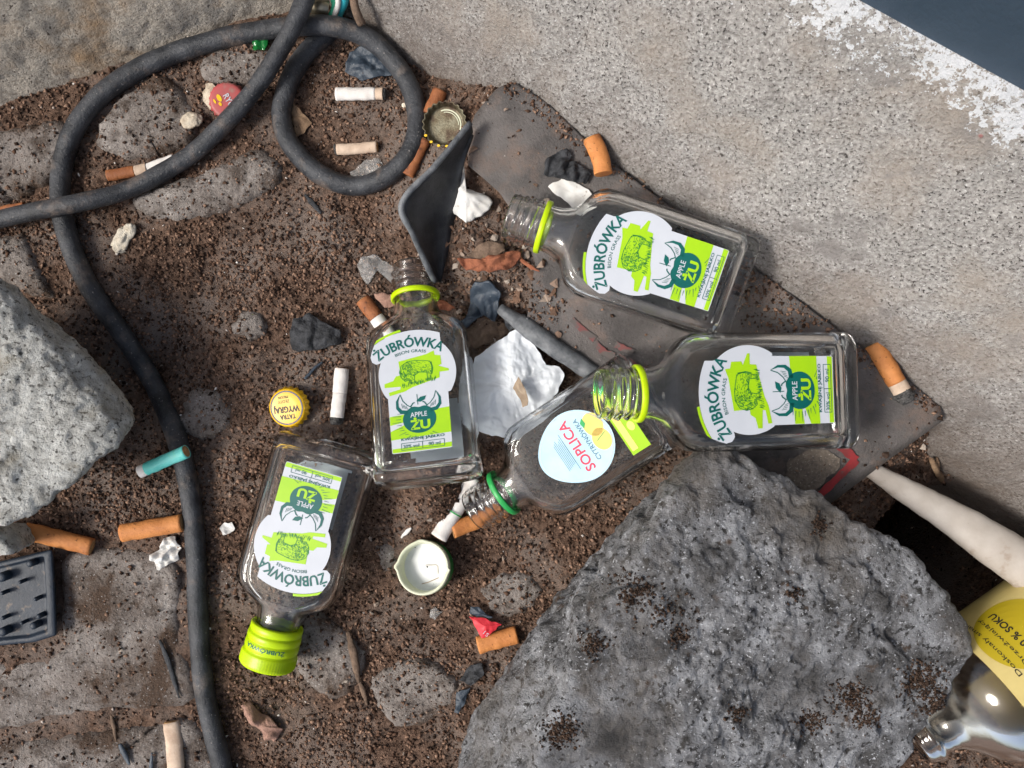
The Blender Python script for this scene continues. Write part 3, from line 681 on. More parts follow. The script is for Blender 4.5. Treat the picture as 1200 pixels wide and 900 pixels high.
    while n < 330:
        p = (r_.uniform(-10, 9.5), r_.uniform(52, 66.5))
        if not inpoly(p, body): continue
        if p[0] > -2 and p[1] > 60 and r_.random() < 0.55: continue
        n += 1; a_ = r_.uniform(-0.6, 0.6) + (1.5 if p[0] < -3 else 0.1); l_ = r_.uniform(0.5, 1.1)
        bs.line([(p[0] - l_ * math.cos(a_) / 2, p[1] - l_ * math.sin(a_) / 2), p, (p[0] + l_ * math.cos(a_) / 2, p[1] + l_ * math.sin(a_) / 2)], r_.uniform(0.18, 0.38), 0.5)
    for q in zip(body, body[1:] + body[:1]): bs.line(q, 0.32)
    bs.line([(8.4, 64), (9.2, 60), (8.6, 57)], 0.7, 0.4)
    for k in range(60):
        x_ = r_.uniform(-8.5, 10.5); y_ = 53.2 + x_ * 0.12 + r_.uniform(-0.9, 0.6); bs.line([(x_, y_ - 0.7), (x_ + r_.uniform(-0.4, 0.4), y_ + 0.8)], 0.34, 0.7)
    L_['bison'] = (bs, M_LBISON, 0.00020)
    wh = Flat(); wh.text('APPLE', (-0.3, 35.2), 9.2, 2.7, 0, 0.012); L_['apple_lettering'] = (wh, M_LABEL, 0.00030)
    zu = Flat(); zu.text('ŻU', (0.4, 30.2), 10.6, 6.8, 0, 0.045); L_['flavour_lettering'] = (zu, M_LGREEN, 0.00030)
    return {k: f_.mesh(k, m_, onface(o_)) for k, (f_, m_, o_) in L_.items()}
LAB = apple_label()
bl = Flat(); bl.poly([(-12, 12), (21, 12), (21, 50), (-12, 50)])
BACK = bl.mesh('back_label', M_LBACK, lambda v: np.stack([v[:, 0], v[:, 1], np.full(len(v), -ZL)], -1))

def frame(base, mouth, roll=0.0, s=1.0):
    base, mouth = Vector(base), Vector(mouth); y = (mouth - base).normalized()
    z = Vector((0, 0, 1)); z = (z - y * z.dot(y)).normalized(); x = y.cross(z)
    m = Matrix((x, y, z)).transposed().to_4x4() @ Matrix.Rotation(roll, 4, 'Y') @ Matrix.Scale(s, 4)
    m.translation = base; return m
def cap_mesh():
    """lime screw cap with a torn-off band, beads and a knurled crown, around the flask mouth"""
    prof = [(12.6, 106.5), (14.2, 106.5), (14.7, 107.1), (14.7, 110.2), (14.1, 110.8), (13.9, 111.1), (14.9, 111.6), (15.1, 112.4), (15.1, 114.6), (14.5, 115.3), (14.5, 115.8), (15.1, 116.5), (15.2, 118), (15.1, 120), (14.5, 120.9), (14.4, 121.4), (15.2, 122.2)]
    n = 120; th = np.linspace(0, 2 * math.pi, n, endpoint=False); v, k = [], None
    full = prof + [(15.4, 122.8)] + [(15.4, 123.5 + q) for q in (0, 1, 2, 3, 4, 5)] + [(15.0, 129.8), (14.4, 130.3), (7, 130.35), (2, 130.4), (0.3, 130.4)]
    k = len(full)
    for i, t in enumerate(th):
        for (r, y) in full:
            kn = 0.45 * (1 if (i % 2) else -1) if 122.9 < y < 128.6 else 0
            v.append(((r + kn) * math.cos(t), y, (r + kn) * math.sin(t)))
    f = [[i * k + j, i * k + j + 1, ((i + 1) % n) * k + j + 1, ((i + 1) % n) * k + j] for i in range(n) for j in range(k - 1)]
    return mesh('cap', np.array(v) * 0.001, f, M_LIME)
GB = flask_mesh('glass_body'); RG = ring_mesh('neck_ring', 12.4, 14.2, 107.8, 110.8, M_LIME, tilt=0.25)
def flask(base, mouth, roll, s, label, ring=True, cap=False, cat='bottle', grp=None):
    root = empty('glass_flask', (0, 0, 0), label=label, cat=cat, group=grp)
    root.matrix_world = frame(base, mouth, roll, s)
    link('glass_body', GB, root)
    lo = link('label', LAB['label'], root)
    for k in ('lime_print', 'brand_lettering', 'apple_emblem', 'volume_lettering', 'bison', 'apple_lettering', 'flavour_lettering'): link(k, LAB[k], lo)
    link('back_label', BACK, root)
    if ring: link('neck_ring', RG, root)
    if cap:
        c = link('screw_cap', cap_mesh(), root)
        t = Flat(); t.text('ŻUBRÓWKA', (0, 0), 24, 3.0, 0, 0.02)
        def wrap(v): 
            a = math.pi / 2 - v[:, 0] / 0.0152; return np.stack([0.01525 * np.cos(a), v[:, 1] + 0.1181, 0.01525 * np.sin(a)], -1)
        link('cap_lettering', t.mesh('cap_lettering', M_LDARK, wrap), c)
    return root
G = 'apple vodka flasks'
flask(P(503, 566, 0.046), P(487, 351, 0.016), R(-4), 0.98, 'uncapped clear flask with lime apple label beside the crumpled tissue', grp=G)
flask(P(868, 343, 0.052), P(606, 256, 0.048), R(-3), 1.0, 'uncapped clear flask with apple label lying on the tray along the plinth', grp=G)
flask(P(992, 458, 0.056), P(684, 462, 0.077), R(3), 1.03, 'uncapped clear flask with apple label, its neck resting on the pale blue labelled flask', grp=G)
flask(P(386, 518, 0.017), P(316, 766, 0.019), R(4), 1.0, 'clear apple label flask closed with a lime screw cap', ring=False, cap=True, grp=G)

# lemon flask with the pale blue label
def lemon_flask(base, mouth, roll):
    root = empty('glass_flask', (0, 0, 0), label='clear flask with pale blue lemon label and green neck ring', cat='bottle')
    root.matrix_world = frame(base, mouth, roll, 1.0); Ls = 0.93; dy = -(1 - Ls) * 129
    link('glass_body', flask_mesh('glass_body', Ls, 4.0), root)
    link('neck_ring', ring_mesh('neck_ring', 12.4, 14.0, 106.5 + dy, 109.8 + dy, M_GREENP, tilt=0.4), root)
    lab = Flat(); a = np.radians(np.linspace(0, 360, 64, endpoint=False))
    rx = 19.5 * (1 - 0.10 * np.sin(a)); lab.poly(np.stack([rx * np.cos(a), 48 + 20.5 * np.sin(a) * (1 - 0.06 * np.cos(2 * a))], -1))
    lo = link('label', lab.mesh('label', M_BLUESOP, onface(0.0)), root)
    ed = Flat(); q = np.stack([rx * np.cos(a) * 0.95, 48 + 19.4 * np.sin(a) * (1 - 0.06 * np.cos(2 * a))], -1); ed.line(np.vstack([q, q[:2]]), 0.5); link('label_border', ed.mesh('label_border', M_LABEL, onface(0.0001)), lo)
    t = Flat(); t.text('SOPLICA', (0.5, 47), 30, 5.6, 0, 0.02); link('lettering', t.mesh('lettering', M_SOPRED, onface(0.0001)), lo)
    t = Flat(); t.text('CYTRYNÓWKA', (0.5, 40.6), 25, 3.2, 0, 0.01)
    for k in range(7): t.line([(-9 + k * 0.4, 57.5 - k * 0.9), (7 + (k % 3), 57.5 - k * 0.9)], 0.22)
    t.line([(-11, 52.0), (11, 52.0)], 0.25); link('fine_print', t.mesh('fine_print', M_SOPNAVY, onface(0.0001)), lo)
    t = Flat(); t.disc((-3.5, 33.4), 6.2, 5.0); t.disc((5.6, 33.2), 6.6, 5.4); link('lemon_picture', t.mesh('lemon_picture', M_LEMON, onface(0.0001)), lo)
    t = Flat(); t.poly([(6, 38.2), (9.5, 38.8), (11.5, 36.6), (8.2, 36.2)]).line([(-3, 36), (-1, 30)], 0.4); link('leaf_picture', t.mesh('leaf_picture', M_MINT, onface(0.0002)), lo)
    st = Flat(); st.poly([(-20, 13.5), (20, 13.5), (20, 24.5), (-20, 24.5)]); so = link('strip_label', st.mesh('strip_label', M_LGREEN, onface(0.0)), root)
    t = Flat(); t.poly([(17, 13.5), (20, 13.5), (20, 24.5), (17, 24.5)]); link('strip_end', t.mesh('strip_end', M_MINT, onface(0.0001)), so)
    t = Flat(); t.poly([(-18, 20.0), (16, 20.0), (16, 23.4), (-18, 23.4)]); t.disc((-6, 16.8), 2.6, 1.9); link('strip_print', t.mesh('strip_print', M_LEMON, onface(0.0001)), so)
    return root
lemon_flask(P(764, 464, 0.040), P(560, 597, 0.016), R(2))

# ------------------------------------------------------------------ big bottle in the lower right corner
def round_bottle():
    mouth, base = P(1072, 872, 0.030), P(1330, 690, 0.030)
    root = empty('glass_bottle', (0, 0, 0), label='large clear round bottle with cream and mustard label beside the dark rock', cat='bottle')
    root.matrix_world = frame(base, mouth, R(0), 1.0); L_ = np.linalg.norm(mouth - base) * 1000
    prof = [(L_ - 0, 10.5), (L_ - 0.8, 12), (L_ - 3, 12.6), (L_ - 6, 13.8), (L_ - 7, 14.6), (L_ - 9, 14.6), (L_ - 10.5, 13), (L_ - 15, 13), (L_ - 19, 15), (L_ - 24, 20), (L_ - 30, 28), (L_ - 38, 35.5), (L_ - 47, 39.2), (L_ - 56, 40), (20, 40), (6, 39), (1, 34), (0, 28)]
    inn = [(3.5, 27), (6, 35), (20, 37.6), (L_ - 56, 37.6), (L_ - 46, 36.6), (L_ - 37, 32.6), (L_ - 29.5, 25.6), (L_ - 23, 17.4), (L_ - 18, 12.4), (L_ - 10, 10.2), (L_ - 1, 9.6)]
    ys = prof + inn; n = 72; th = np.linspace(0, 2 * math.pi, n, endpoint=False); k = len(ys)
    yy = np.array([q[0] for q in ys]); rr_ = np.array([q[1] for q in ys])
    v = np.array([(r * math.cos(t), y, r * math.sin(t)) for t in th for y, r in ys]) * 0.001
    f = [[i * k + j, i * k + (j + 1) % k, ((i + 1) % n) * k + (j + 1) % k, ((i + 1) % n) * k + j] for i in range(n) for j in range(k) if j not in (17,)]
    f.append([i * k + 17 for i in range(n)]); f.append([i * k + 18 for i in range(n)][::-1])
    link('glass_body', mesh('glass_body', v, f, M_GLASS2), root)
    y1 = L_ - 50
    def cyl(r): return lambda v: np.stack([r * np.sin(v[:, 0] / 0.0402), v[:, 1], r * np.cos(v[:, 0] / 0.0402)], -1)
    a = np.linspace(-112, 112, 90); gridv, gf = [], []
    for q in a: gridv += [(q, 14), (q, y1)]
    for i in range(len(a) - 1): gf.append([2 * i, 2 * i + 2, 2 * i + 3, 2 * i + 1])
    lb = Flat().add(gridv, gf); lo = link('label', lb.mesh('label', M_CREAMLB, cyl(0.0403)), root)
    c = (38, y1 - 24); dd = Flat(); ang = np.linspace(0, 2 * math.pi, 60, endpoint=False)
    rings_ = [(c[0] + r * 20 * np.cos(ang), c[1] + r * 20 * np.sin(ang)) for r in (0.05, 0.2, 0.4, 0.6, 0.8, 1.0)]
    vv = np.vstack([np.stack(q, -1) for q in rings_]); ff = [[r * 60 + i, r * 60 + (i + 1) % 60, (r + 1) * 60 + (i + 1) % 60, (r + 1) * 60 + i] for r in range(5) for i in range(60)] + [list(range(60))]
    link('mustard_disc', dd.add(vv, ff).mesh('mustard_disc', M_MUSTARD, cyl(0.0405)), lo)
    t = Flat()
    t.text('20 % SOKU', (40, y1 - 22), 26, 4.2, 0, 0.02)
    for k, w in enumerate(('Orzeźwiający', 'Doskonały smak')): t.text(w, (38 + k, y1 - 15.5 + 6 * k), 34 + 4 * k, 3.0, 0, 0.0)
    t.line(arc_pts((33, y1 - 40), 12, 200, 320, 16), 0.8)
    link('lettering', t.mesh('lettering', M_BLACKP, cyl(0.0407)), lo)
    return root
round_bottle()

# ------------------------------------------------------------------ cables
def cable(name, px, r, lift, m=M_CABLE, n=260, label=None, z_over=None, **t):
    pts = []
    for q in px:
        z = q[2] if len(q) > 2 else 0.0
        p = X(q[0], q[1], r * 0.82); p = P(q[0], q[1], p[2] + z); pts.append(p)
    v, f = tube(pts, r, n, 28, 0.00035, 2.0, nfreq=55); return mk(name, v, f, m, None, True, label=label, **t)
big_cable = cable('cable', [(275, 960), (258, 890), (240, 810), (232, 720), (229, 640), (222, 575), (206, 510), (180, 450), (142, 390), (104, 335), (80, 280), (71, 235), (73, 195), (88, 150), (122, 108), (180, 72), (250, 48), (320, 34, 0.002), (380, 30, 0.010), (430, 44, 0.008), (466, 78, 0.003), (487, 122), (486, 165), (462, 200), (420, 218), (376, 205), (342, 172), (330, 138), (337, 100), (356, 66), (386, 36, -0.002), (392, 26, -0.004)], 0.0057, 0, n=420,
                  label='thick black rubber cable curling into a loop beside the plinth corner', cat='cable')
cable('cable', [(372, -40, 0.022), (352, 12, 0.022), (332, 52, 0.019), (300, 102, 0.008), (262, 146, 0.004), (214, 188, 0.003), (150, 222, 0.006), (100, 236, 0.0118), (70, 242, 0.013), (30, 250, 0.009), (-40, 266, 0.006)], 0.0051, 0, n=240,
      label='straight thinner black cable crossing over the looped cable', cat='cable')
for pts, m_, r_, lab_ in (([(392, 26, 0.006), (396, 14, 0.012), (402, 0, 0.016), (400, -18, 0.02), (396, -50, 0.02)], M_CYAN, 0.0032, 'bright cyan insulated wire sticking out of the cable end'),
                    ([(384, 24, 0.010), (392, 8, 0.016), (388, -10, 0.02), (384, -40, 0.022)], M_GREENW, 0.0018, 'thin green wire beside the cyan wire'),
                    ([(389, 24, 0.010), (396, 6, 0.018), (394, -12, 0.022), (390, -40, 0.022)], M_CIGW, 0.0016, 'thin whitish wire between the green and cyan wires')):
    v, f = tube([P(a, b, X(a, b)[2] + z) for a, b, z in pts], r_, 40, 12); mk('wire', v, f, m_, None, True, label=lab_, cat='wire')
v, f = tube([P(366, 6, 0.012), P(376, 8, 0.013), P(385, 10, 0.012)], 0.0045, 14, 18, 0.0003); mk('clamp', v, f, M_BRASS, None, True, label='dull metal clamp where the wires leave the cable', cat='clamp')
v, f = tube([P(413, -30, 0.03), P(416, 8, 0.025), P(424, 28, 0.018)], 0.0024, 20, 12, 0.0003); mk('twig', v, f, M_WOOD, None, True, label='grey stick standing against the plinth by the wires', cat='twig')

# ------------------------------------------------------------------ cigarette ends
def butt(p, w, mats_, split=None, burnt=None, squash=0.8, bend=0.0, lift=0.0, z=None, name='cigarette_butt', noise_=0.00042, parts=None, **t):
    """p = ((px,py),(px,py)) from filter end to the far end; w = width in photo px; split = share of tipping paper"""
    (x0, y0), (x1, y1) = p; r = w * K * 0.47
    A, B_ = X(x0, y0, r * squash * 0.9), X(x1, y1, r * squash * 0.9)
    if z is not None: A, B_ = P(x0, y0, z[0]), P(x1, y1, z[1])
    A[2] += lift; B_[2] += lift
    d = B_ - A; s = np.array([-d[1], d[0], 0]) * bend
    def at_(u): return A + d * u + s * math.sin(math.pi * u)
    root = empty(name, (*((A + B_) / 2)[:2], min(A[2], B_[2]) - r), cat='cigarette butt', **t)
    sp = 1.0 if split is None else split; end = 1.0 - (burnt or 0.0)
    seg = [('tipping', 0.0, sp * end, mats_[0], 1.0)]
    if sp < 1: seg.append(('paper', sp * end, end, mats_[1], 0.965))
    sd_ = random.uniform(0, 50)
    for (nm, u0, u1, m_, k) in seg:
        v, f = tube([at_(u) for u in np.linspace(u0, u1, 7)], r * k, 22, 20, noise_, sd_, flat=squash, nfreq=150)
        o = mk(nm, v, f, m_, root); o.data.polygons.foreach_set('use_smooth', [len(q.vertices) == 4 for q in o.data.polygons])
    e = d / np.linalg.norm(d)
    v, f = tube([at_(0) - e * 0.00025, at_(0) + e * 0.0008], r * 0.86, 4, 18, 0.0002, sd_, flat=squash); mk('filter_end', v, f, M_FILT, root, False)
    if burnt:
        v, f = tube([at_(u) for u in np.linspace(end - 0.01, 1.0, 6)], [r * 0.9, r * 0.98, r * 0.9, r * 0.55], 16, 18, 0.0016, sd_, flat=squash, nfreq=330); mk('burnt_tip', v, f, M_ASH, root)
    return root
GB_ = 'discarded cigarette ends'
butt(((692, 166), (706, 207)), 21, [M_TIP], bend=0.05, squash=0.75, lift=0.006, label='bent orange cigarette end in the seam between tray and plinth, above the scalloped paper', group=GB_)
butt(((1023, 403), (1064, 472)), 22, [M_TIP, M_CIGBEIGE], split=0.82, burnt=0.19, squash=0.9, lift=0.001, label='orange cigarette end with black burnt tip at the tray edge by the plinth', group=GB_)
butt(((425, 351), (470, 412)), 19, [M_TIPOLD, M_CIGW], split=0.35, bend=0.0, label='brown and white cigarette end running under the neck of the flask beside the tissue', group=GB_)
butt(((216, 612), (145, 624)), 22, [M_TIP], squash=0.85, lift=0.002, label='orange cigarette end touching the thick cable, above a shredded white scrap', group=GB_)
butt(((108, 641), (30, 622)), 22, [M_TIP], squash=0.7, label='flattened orange cigarette end poking out from under the granite rock', group=GB_)
butt(((530, 622), (590, 598)), 20, [M_TIP], squash=0.9, label='orange cigarette end under the green ringed flask mouth', group=GB_)
butt(((514, 630), (556, 560)), 21, [M_CIGW], squash=0.9, label='white cigarette end with a green line above the upturned cap', group=GB_)
butt(((560, 756), (606, 744)), 22, [M_TIP], squash=0.7, label='orange cigarette end under the red paper scrap', group=GB_)
butt(((516, 108), (504, 136)), 18, [M_TIPOLD], squash=0.8, lift=0.002, label='short brown cigarette end beside the rusty upturned bottle top', group=GB_)
butt(((498, 164), (478, 206)), 15, [M_TIPOLD], squash=0.7, lift=0.001, label='soggy brown cigarette end between the cable loop and the tray lip', group=GB_)
butt(((126, 206), (172, 198)), 14, [M_TIPOLD, M_CIGBEIGE], split=0.7, label='brown cigarette end half hidden behind the thinner cable', group=GB_)
butt(((172, 198), (204, 186)), 12, [M_CIGW], label='small white cigarette end resting on the thinner cable', group=GB_)
butt(((394, 110), (452, 110)), 16, [M_CIGW, M_CIGBEIGE], split=0.84, burnt=0.05, label='clean white cigarette end with beige band inside the cable loop', group=GB_)
butt(((442, 172), (392, 176)), 14, [M_CIGBEIGE], burnt=0.06, label='beige speckled cigarette end inside the cable loop', group=GB_)
butt(((401, 432), (394, 498)), 18, [M_CIGW, M_CIGW], split=0.5, burnt=0.13, label='white cigarette end with black ash tip beside the yellow bottle top', group=GB_)
butt(((218, 529), (164, 553)), 16, [M_TEAL, M_CIGW], split=0.86, z=(0.0175, 0.0075), label='bright teal cigarette end lying across the thick cable', group=GB_)
butt(((201, 846), (205, 930)), 21, [M_CIGBEIGE], squash=0.6, bend=0.03, label='dirty flattened whitish cigarette end left of the cable', group=GB_)
butt(((2, 246), (28, 240)), 8, [M_TIPOLD], label='tiny orange cigarette end above the thinner cable by a paving stone', group=GB_)
# green line on the white butt
A, B_ = X(531, 602, 0.0047), X(535, 595, 0.0047)
v, f = tube([A, (A + B_) / 2, B_], 0.00512, 6, 20, flat=0.92, caps=False); v = v + (np.array([0, 0, 0.0]))
c0, d0 = X(514, 630, 0.0047), X(556, 560, 0.0047); e = (d0 - c0) / np.linalg.norm(d0 - c0); mid = c0 + (d0 - c0) * 0.42
v, f = tube([mid - e * 0.0004, mid, mid + e * 0.0004], 0.00512, 4, 20, flat=0.92, caps=False)
bo = [o for o in bpy.data.objects if o.get('label', '').startswith('white cigarette end with a green')][0]
mk('green_line', v, f, M_GREENP, bo)

# ------------------------------------------------------------------ caps
def oriented(v, centre, tilt=(0, 0), rot=0.0):
    m = Matrix.Rotation(R(tilt[0]), 3, 'X') @ Matrix.Rotation(R(tilt[1]), 3, 'Y') @ Matrix.Rotation(R(rot), 3, 'Z')
    return np.asarray(v) @ np.array(m).T + centre
def crown_shape(rt, rs, h, flip=False):
    n = 168; th = np.linspace(0, 2 * math.pi, n, endpoint=False); prof = [(0.5, h), (0.85, h), (0.96, h * 0.95), (1.0, h * 0.82)]
    v = [(rt * q * math.cos(t), rt * q * math.sin(t), z) for q, z in prof for t in th]
    for s in (0.3, 0.65, 1.0):
        for t in th:
            r = rt + (rs - rt) * s + 0.0005 * s * math.cos(21 * t); v.append((r * math.cos(t), r * math.sin(t), h * (0.82 - 0.82 * s)))
    f = [list(range(n))] + [[k * n + i, (k + 1) * n + i, (k + 1) * n + (i + 1) % n, k * n + (i + 1) % n] for k in range(len(prof) + 2) for i in range(n)]
    v = np.array(v)
    if flip: v[:, 2] = h - v[:, 2]; f = [q[::-1] for q in f]
    return v, f
def crown(px, py, rt, rs, h, m_top, tilt, label, flip=False, lift=0.0):
    c = X(px, py, lift); v, f = crown_shape(rt, rs, h, flip); root = empty('bottle_top', tuple(c), label=label, cat='bottle top')
    n = 168; o = mk('shell', oriented(v, c, tilt), f, m_top, root); solid(o, 0.0004, 0); return root, c
root, c = crown(340, 477, 0.0108, 0.0117, 0.0048, M_YELCAP, (4, -9), 'yellow bottle top with navy rim and black lettering', lift=0.0018)
def flat_on(c, z, tilt, rot=0): return lambda v: oriented(np.stack([v[:, 0], v[:, 1], np.full(len(v), z)], -1), c, tilt, rot)
def print_on(name, F, m, root, fn):
    v = fn(np.array(F.v) * 0.001); return mk(name, v, F.f, m, root, False)
F = Flat(); a = np.linspace(0, 2 * math.pi, 73); 
for k in range(72): F.poly([(q * math.cos(t), q * math.sin(t)) for q, t in ((9.1, a[k]), (9.9, a[k]), (9.9, a[k + 1]), (9.1, a[k + 1]))])
print_on('navy_rim', F, M_NAVY, root, flat_on(c, 0.00510, (4, -9)))
F = Flat(); F.text('TATRA', (0, 5.2), 9.6, 2.8, 0, 0.03); F.text('WYGRAJ', (0, 0.4), 15.5, 4.8, 0, 0.03); F.text('ZŁOTY', (1.2, -3.8), 7, 1.8, 0, 0.0); F.text('MILION', (1.2, -6.2), 6, 1.6, 0, 0.0)
print_on('lettering', F, M_BLACKP, root, flat_on(c, 0.00515, (4, -9), 188))
root, c = crown(268, 119, 0.0098, 0.0108, 0.0040, M_REDCAP, (8, 4), 'dull red bottle top with white lettering tucked beside the thinner cable', lift=0.002)
F = Flat(); F.text('RYGA', (2.2, 1.0), 10.5, 3.6, 0, 0.012); print_on('lettering', F, M_LABEL, root, flat_on(c, 0.00455, (8, 4), -62))
F = Flat(); F.disc((-3.0, -3.2), 2.2, 1.2).disc((0.2, -4.4), 1.2, 0.8).disc((-2.5, -6.4), 1.4, 0.6); print_on('gold_emblem', F, M_YELCAP, root, flat_on(c, 0.00450, (8, 4), -62))
root, c = crown(523, 147, 0.0105, 0.0122, 0.0048, M_RUST, (6, -8), 'rusty upturned bottle top with yellow crimps beside the tray lip', flip=True, lift=0.003)
for k in range(6):
    t = R(-150 + k * 22); F = Flat(); F.disc((12.35 * math.cos(t), 12.35 * math.sin(t)), 0.9, 0.7, 10)
    print_on('yellow_crimp', F, M_YELCAP, root, flat_on(c, 0.0053, (6, -8)))
F = Flat(); F.line(arc_pts((0, 0), 8.4, -20, 110, 26), 0.7); F.line(arc_pts((0, 0), 7.2, 0, 100, 26), 0.4); print_on('painted_gleam', F, M_CREAMCAP, root, flat_on(c, 0.0006, (6, -8)))  # gleam inside the bottle top, painted as cream arcs

# upturned screw cap with white liner
def upturned_cap():
    c = X(502, 664, 0.0045); tilt = (-9, -10)
    root = empty('screw_cap', tuple(c), label='upturned cream and green screw cap with white liner, lying open on the soil', cat='cap')
    n = 96; th = np.linspace(0, 2 * math.pi, n, endpoint=False)
    def lathe(prof, fn=None): 
        v = np.array([(r * (1 + (fn(t, z) if fn else 0)) * math.cos(t), r * (1 + (fn(t, z) if fn else 0)) * math.sin(t), z) for r, z in prof for t in th]) * 0.001; k = len(prof)
        return v, [[j * n + i, j * n + (i + 1) % n, (j + 1) * n + (i + 1) % n, (j + 1) * n + i] for j in range(k - 1) for i in range(n)]
    tabs = lambda t, z: (0.11 * math.exp(-((math.degrees(t) - 178) / 7) ** 2) + 0.08 * math.exp(-((math.degrees(t) - 358) / 8) ** 2) + 0.05 * math.exp(-((math.degrees(t) - 95) / 10) ** 2)) * smooth(9, 12.5, np.array(z))
    v, f = lathe([(2, 0), (14.6, 0), (15.1, 0.6), (15.1, 7.5)]); mk('shell', oriented(v, c, tilt), f, M_GREENP, root)
    v, f = lathe([(15.1, 7.5), (15.3, 8.4), (15.4, 10.6), (15.2, 12.6), (14.6, 12.9), (13.6, 12.4), (13.3, 9), (13.6, 8), (13.2, 6.5), (13.4, 3.2)], tabs); mk('band', oriented(v, c, tilt), f, M_CREAMCAP, root)
    v, f = lathe([(0.5, 2.6), (11, 2.5), (12.6, 2.7), (13.4, 3.2)]); f.append(list(range(n))); mk('liner', oriented(v, c, tilt), f, M_LINER, root)
    F = Flat(); F.line([(-1, 1), (5.5, 1.2), (6.4, 0.4), (6.6, -4)], 0.3); F.line([(-3, -9.6), (1, -8.6), (7, -6)], 0.45); print_on('straw', F, M_TAN, root, flat_on(c, 0.0030, tilt))
upturned_cap()

# ------------------------------------------------------------------ paper, film, leaves, splinters
def sheet(name, pts, m, label, cat, h=0.002, crum=0.0015, seed=0, th=0.0003, dome=0.0, n=64, rings=18, smooth_=False, jit=0.001, zfun=None, f0=60, f1=220, group=None, lift=0.0004, grad=(0, 0)):
    cz = X(np.mean([p[0] for p in pts]), np.mean([p[1] for p in pts]))[2] + h
    o2 = outline(pts, cz, n, smooth_, jit, seed); cx_, cy_ = o2.mean(0)
    def zf(x, y, t):
        g = np.array([sz(a, b) for a, b in zip(x, y)]); base = np.maximum(g + lift, np.median(g) + lift)
        z = base + h * (1 - 0.35 * t) + dome * (1 - t ** 2) + grad[0] * (x - cx_) + grad[1] * (y - cy_)
        return np.maximum(z + crum * folds(x, y, seed, f0=f0, f1=f1), g + lift)
    v, f = patch(o2, zf, rings); o = mk(name, v, f, m, None, True, label=label, cat=cat, group=group); solid(o, th, 0); return o
sheet('crumpled_tissue', [(537, 468), (551, 432), (556, 418), (585, 398), (604, 386), (626, 402), (640, 428), (656, 430), (662, 440), (655, 458), (640, 478), (628, 496), (604, 516), (578, 512), (553, 502), (548, 482)], M_WHITEP,
      'crumpled white tissue between two flasks', 'tissue', h=0.024, crum=0.0011, seed=3, dome=0.003, n=190, rings=70, th=0.0003, f0=40, f1=330)
sheet('torn_label', [(607, 442), (613, 452), (616, 462), (618, 474), (612, 476), (606, 462), (601, 455)], M_TAN, 'torn tan scrap showing on the crumpled tissue', 'scrap', h=0.0, crum=0.0004, seed=5, lift=0.0300)
sheet('torn_paper', [(528, 218), (541, 190), (544, 192), (541, 218), (552, 222), (566, 226), (578, 238), (570, 250), (546, 262), (532, 250)], M_PAPER, 'torn white paper scrap inside the tray corner', 'paper', h=0.006, crum=0.0016, seed=8, dome=0.004, n=90)
sheet('paper_strip', [(643, 219), (648, 214), (656, 211), (664, 207), (684, 220), (703, 234), (690, 241), (676, 248), (660, 234)], M_PAPER, 'scalloped white paper strip tucked behind a flask neck on the tray', 'paper', h=0.0015, crum=0.0004, seed=12, lift=0.0006)
sheet('tray_hole_sheet', [(638, 190), (648, 180), (664, 175), (672, 182), (660, 188), (676, 190), (686, 196), (694, 204), (686, 214), (668, 212), (650, 208), (636, 204)], M_COAL, 'black sheet added in place of the torn dark hole in the tray beside an orange cigarette end', 'scrap', h=0.004, crum=0.003, seed=15, n=80)  # added black sheet standing in for the torn hole in the tray
sheet('plastic_shard', [(551, 340), (558, 333), (574, 332), (587, 344), (584, 362), (580, 378), (574, 366), (560, 372), (546, 384), (526, 390), (545, 372), (550, 358)], M_SHARD, 'dark blue black broken plastic shard above the tissue', 'shard', h=0.006, crum=0.002, seed=18, grad=(0.1, 0.1), th=0.0012)
sheet('plastic_shard', [(590, 372), (600, 366), (616, 370), (620, 384), (606, 382), (596, 388)], M_RIM, 'grey splintered plastic shard at the broken tray rim', 'shard', h=0.004, crum=0.0015, seed=19, th=0.001)
sheet('plastic_scrap', [(544, 388), (562, 372), (590, 378), (600, 388), (580, 400), (556, 408), (548, 400)], M_WOOD, 'brownish flat scrap just above the crumpled tissue', 'scrap', h=0.002, crum=0.001, seed=21)
sheet('bark_strip', [(535, 303), (560, 302), (585, 299), (600, 293), (612, 296), (606, 308), (594, 316), (575, 318), (546, 316)], M_BARK, 'orange brown strip of bark on the debris in the broken tray', 'bark', h=0.004, crum=0.002, seed=23, dome=0.003, n=80)
sheet('bark_chip', [(508, 350), (520, 352), (535, 362), (524, 364), (510, 362)], M_BARK, 'small reddish bark chip right of the open flask mouth', 'bark', h=0.002, crum=0.001, seed=24)
sheet('film_scrap', [(548, 300), (558, 288), (576, 282), (590, 286), (592, 294), (578, 300), (560, 303)], M_WOOD, 'grey oval flake above the orange bark strip', 'flake', h=0.004, crum=0.001, seed=25)
sheet('clear_film', [(418, 310), (422, 300), (440, 298), (448, 304), (460, 311), (462, 322), (463, 336), (460, 322), (450, 318), (440, 316), (436, 328), (430, 334), (422, 322)], M_CLEARFILM, 'torn clear film scrap on the soil above the open flask', 'film', h=0.0015, crum=0.001, seed=27)
sheet('clear_film', [(410, 203), (430, 187), (444, 186), (449, 194), (440, 206), (412, 209)], M_CLEARFILM, 'clear rounded plastic scrap inside the cable loop', 'film', h=0.0015, crum=0.0006, seed=28)
sheet('slate_chip', [(404, 84), (410, 62), (422, 54), (446, 56), (460, 72), (464, 88), (444, 90), (426, 96)], M_SHARD, 'bluish grey slate chip inside the cable loop', 'chip', h=0.002, crum=0.0014, seed=30, th=0.001)
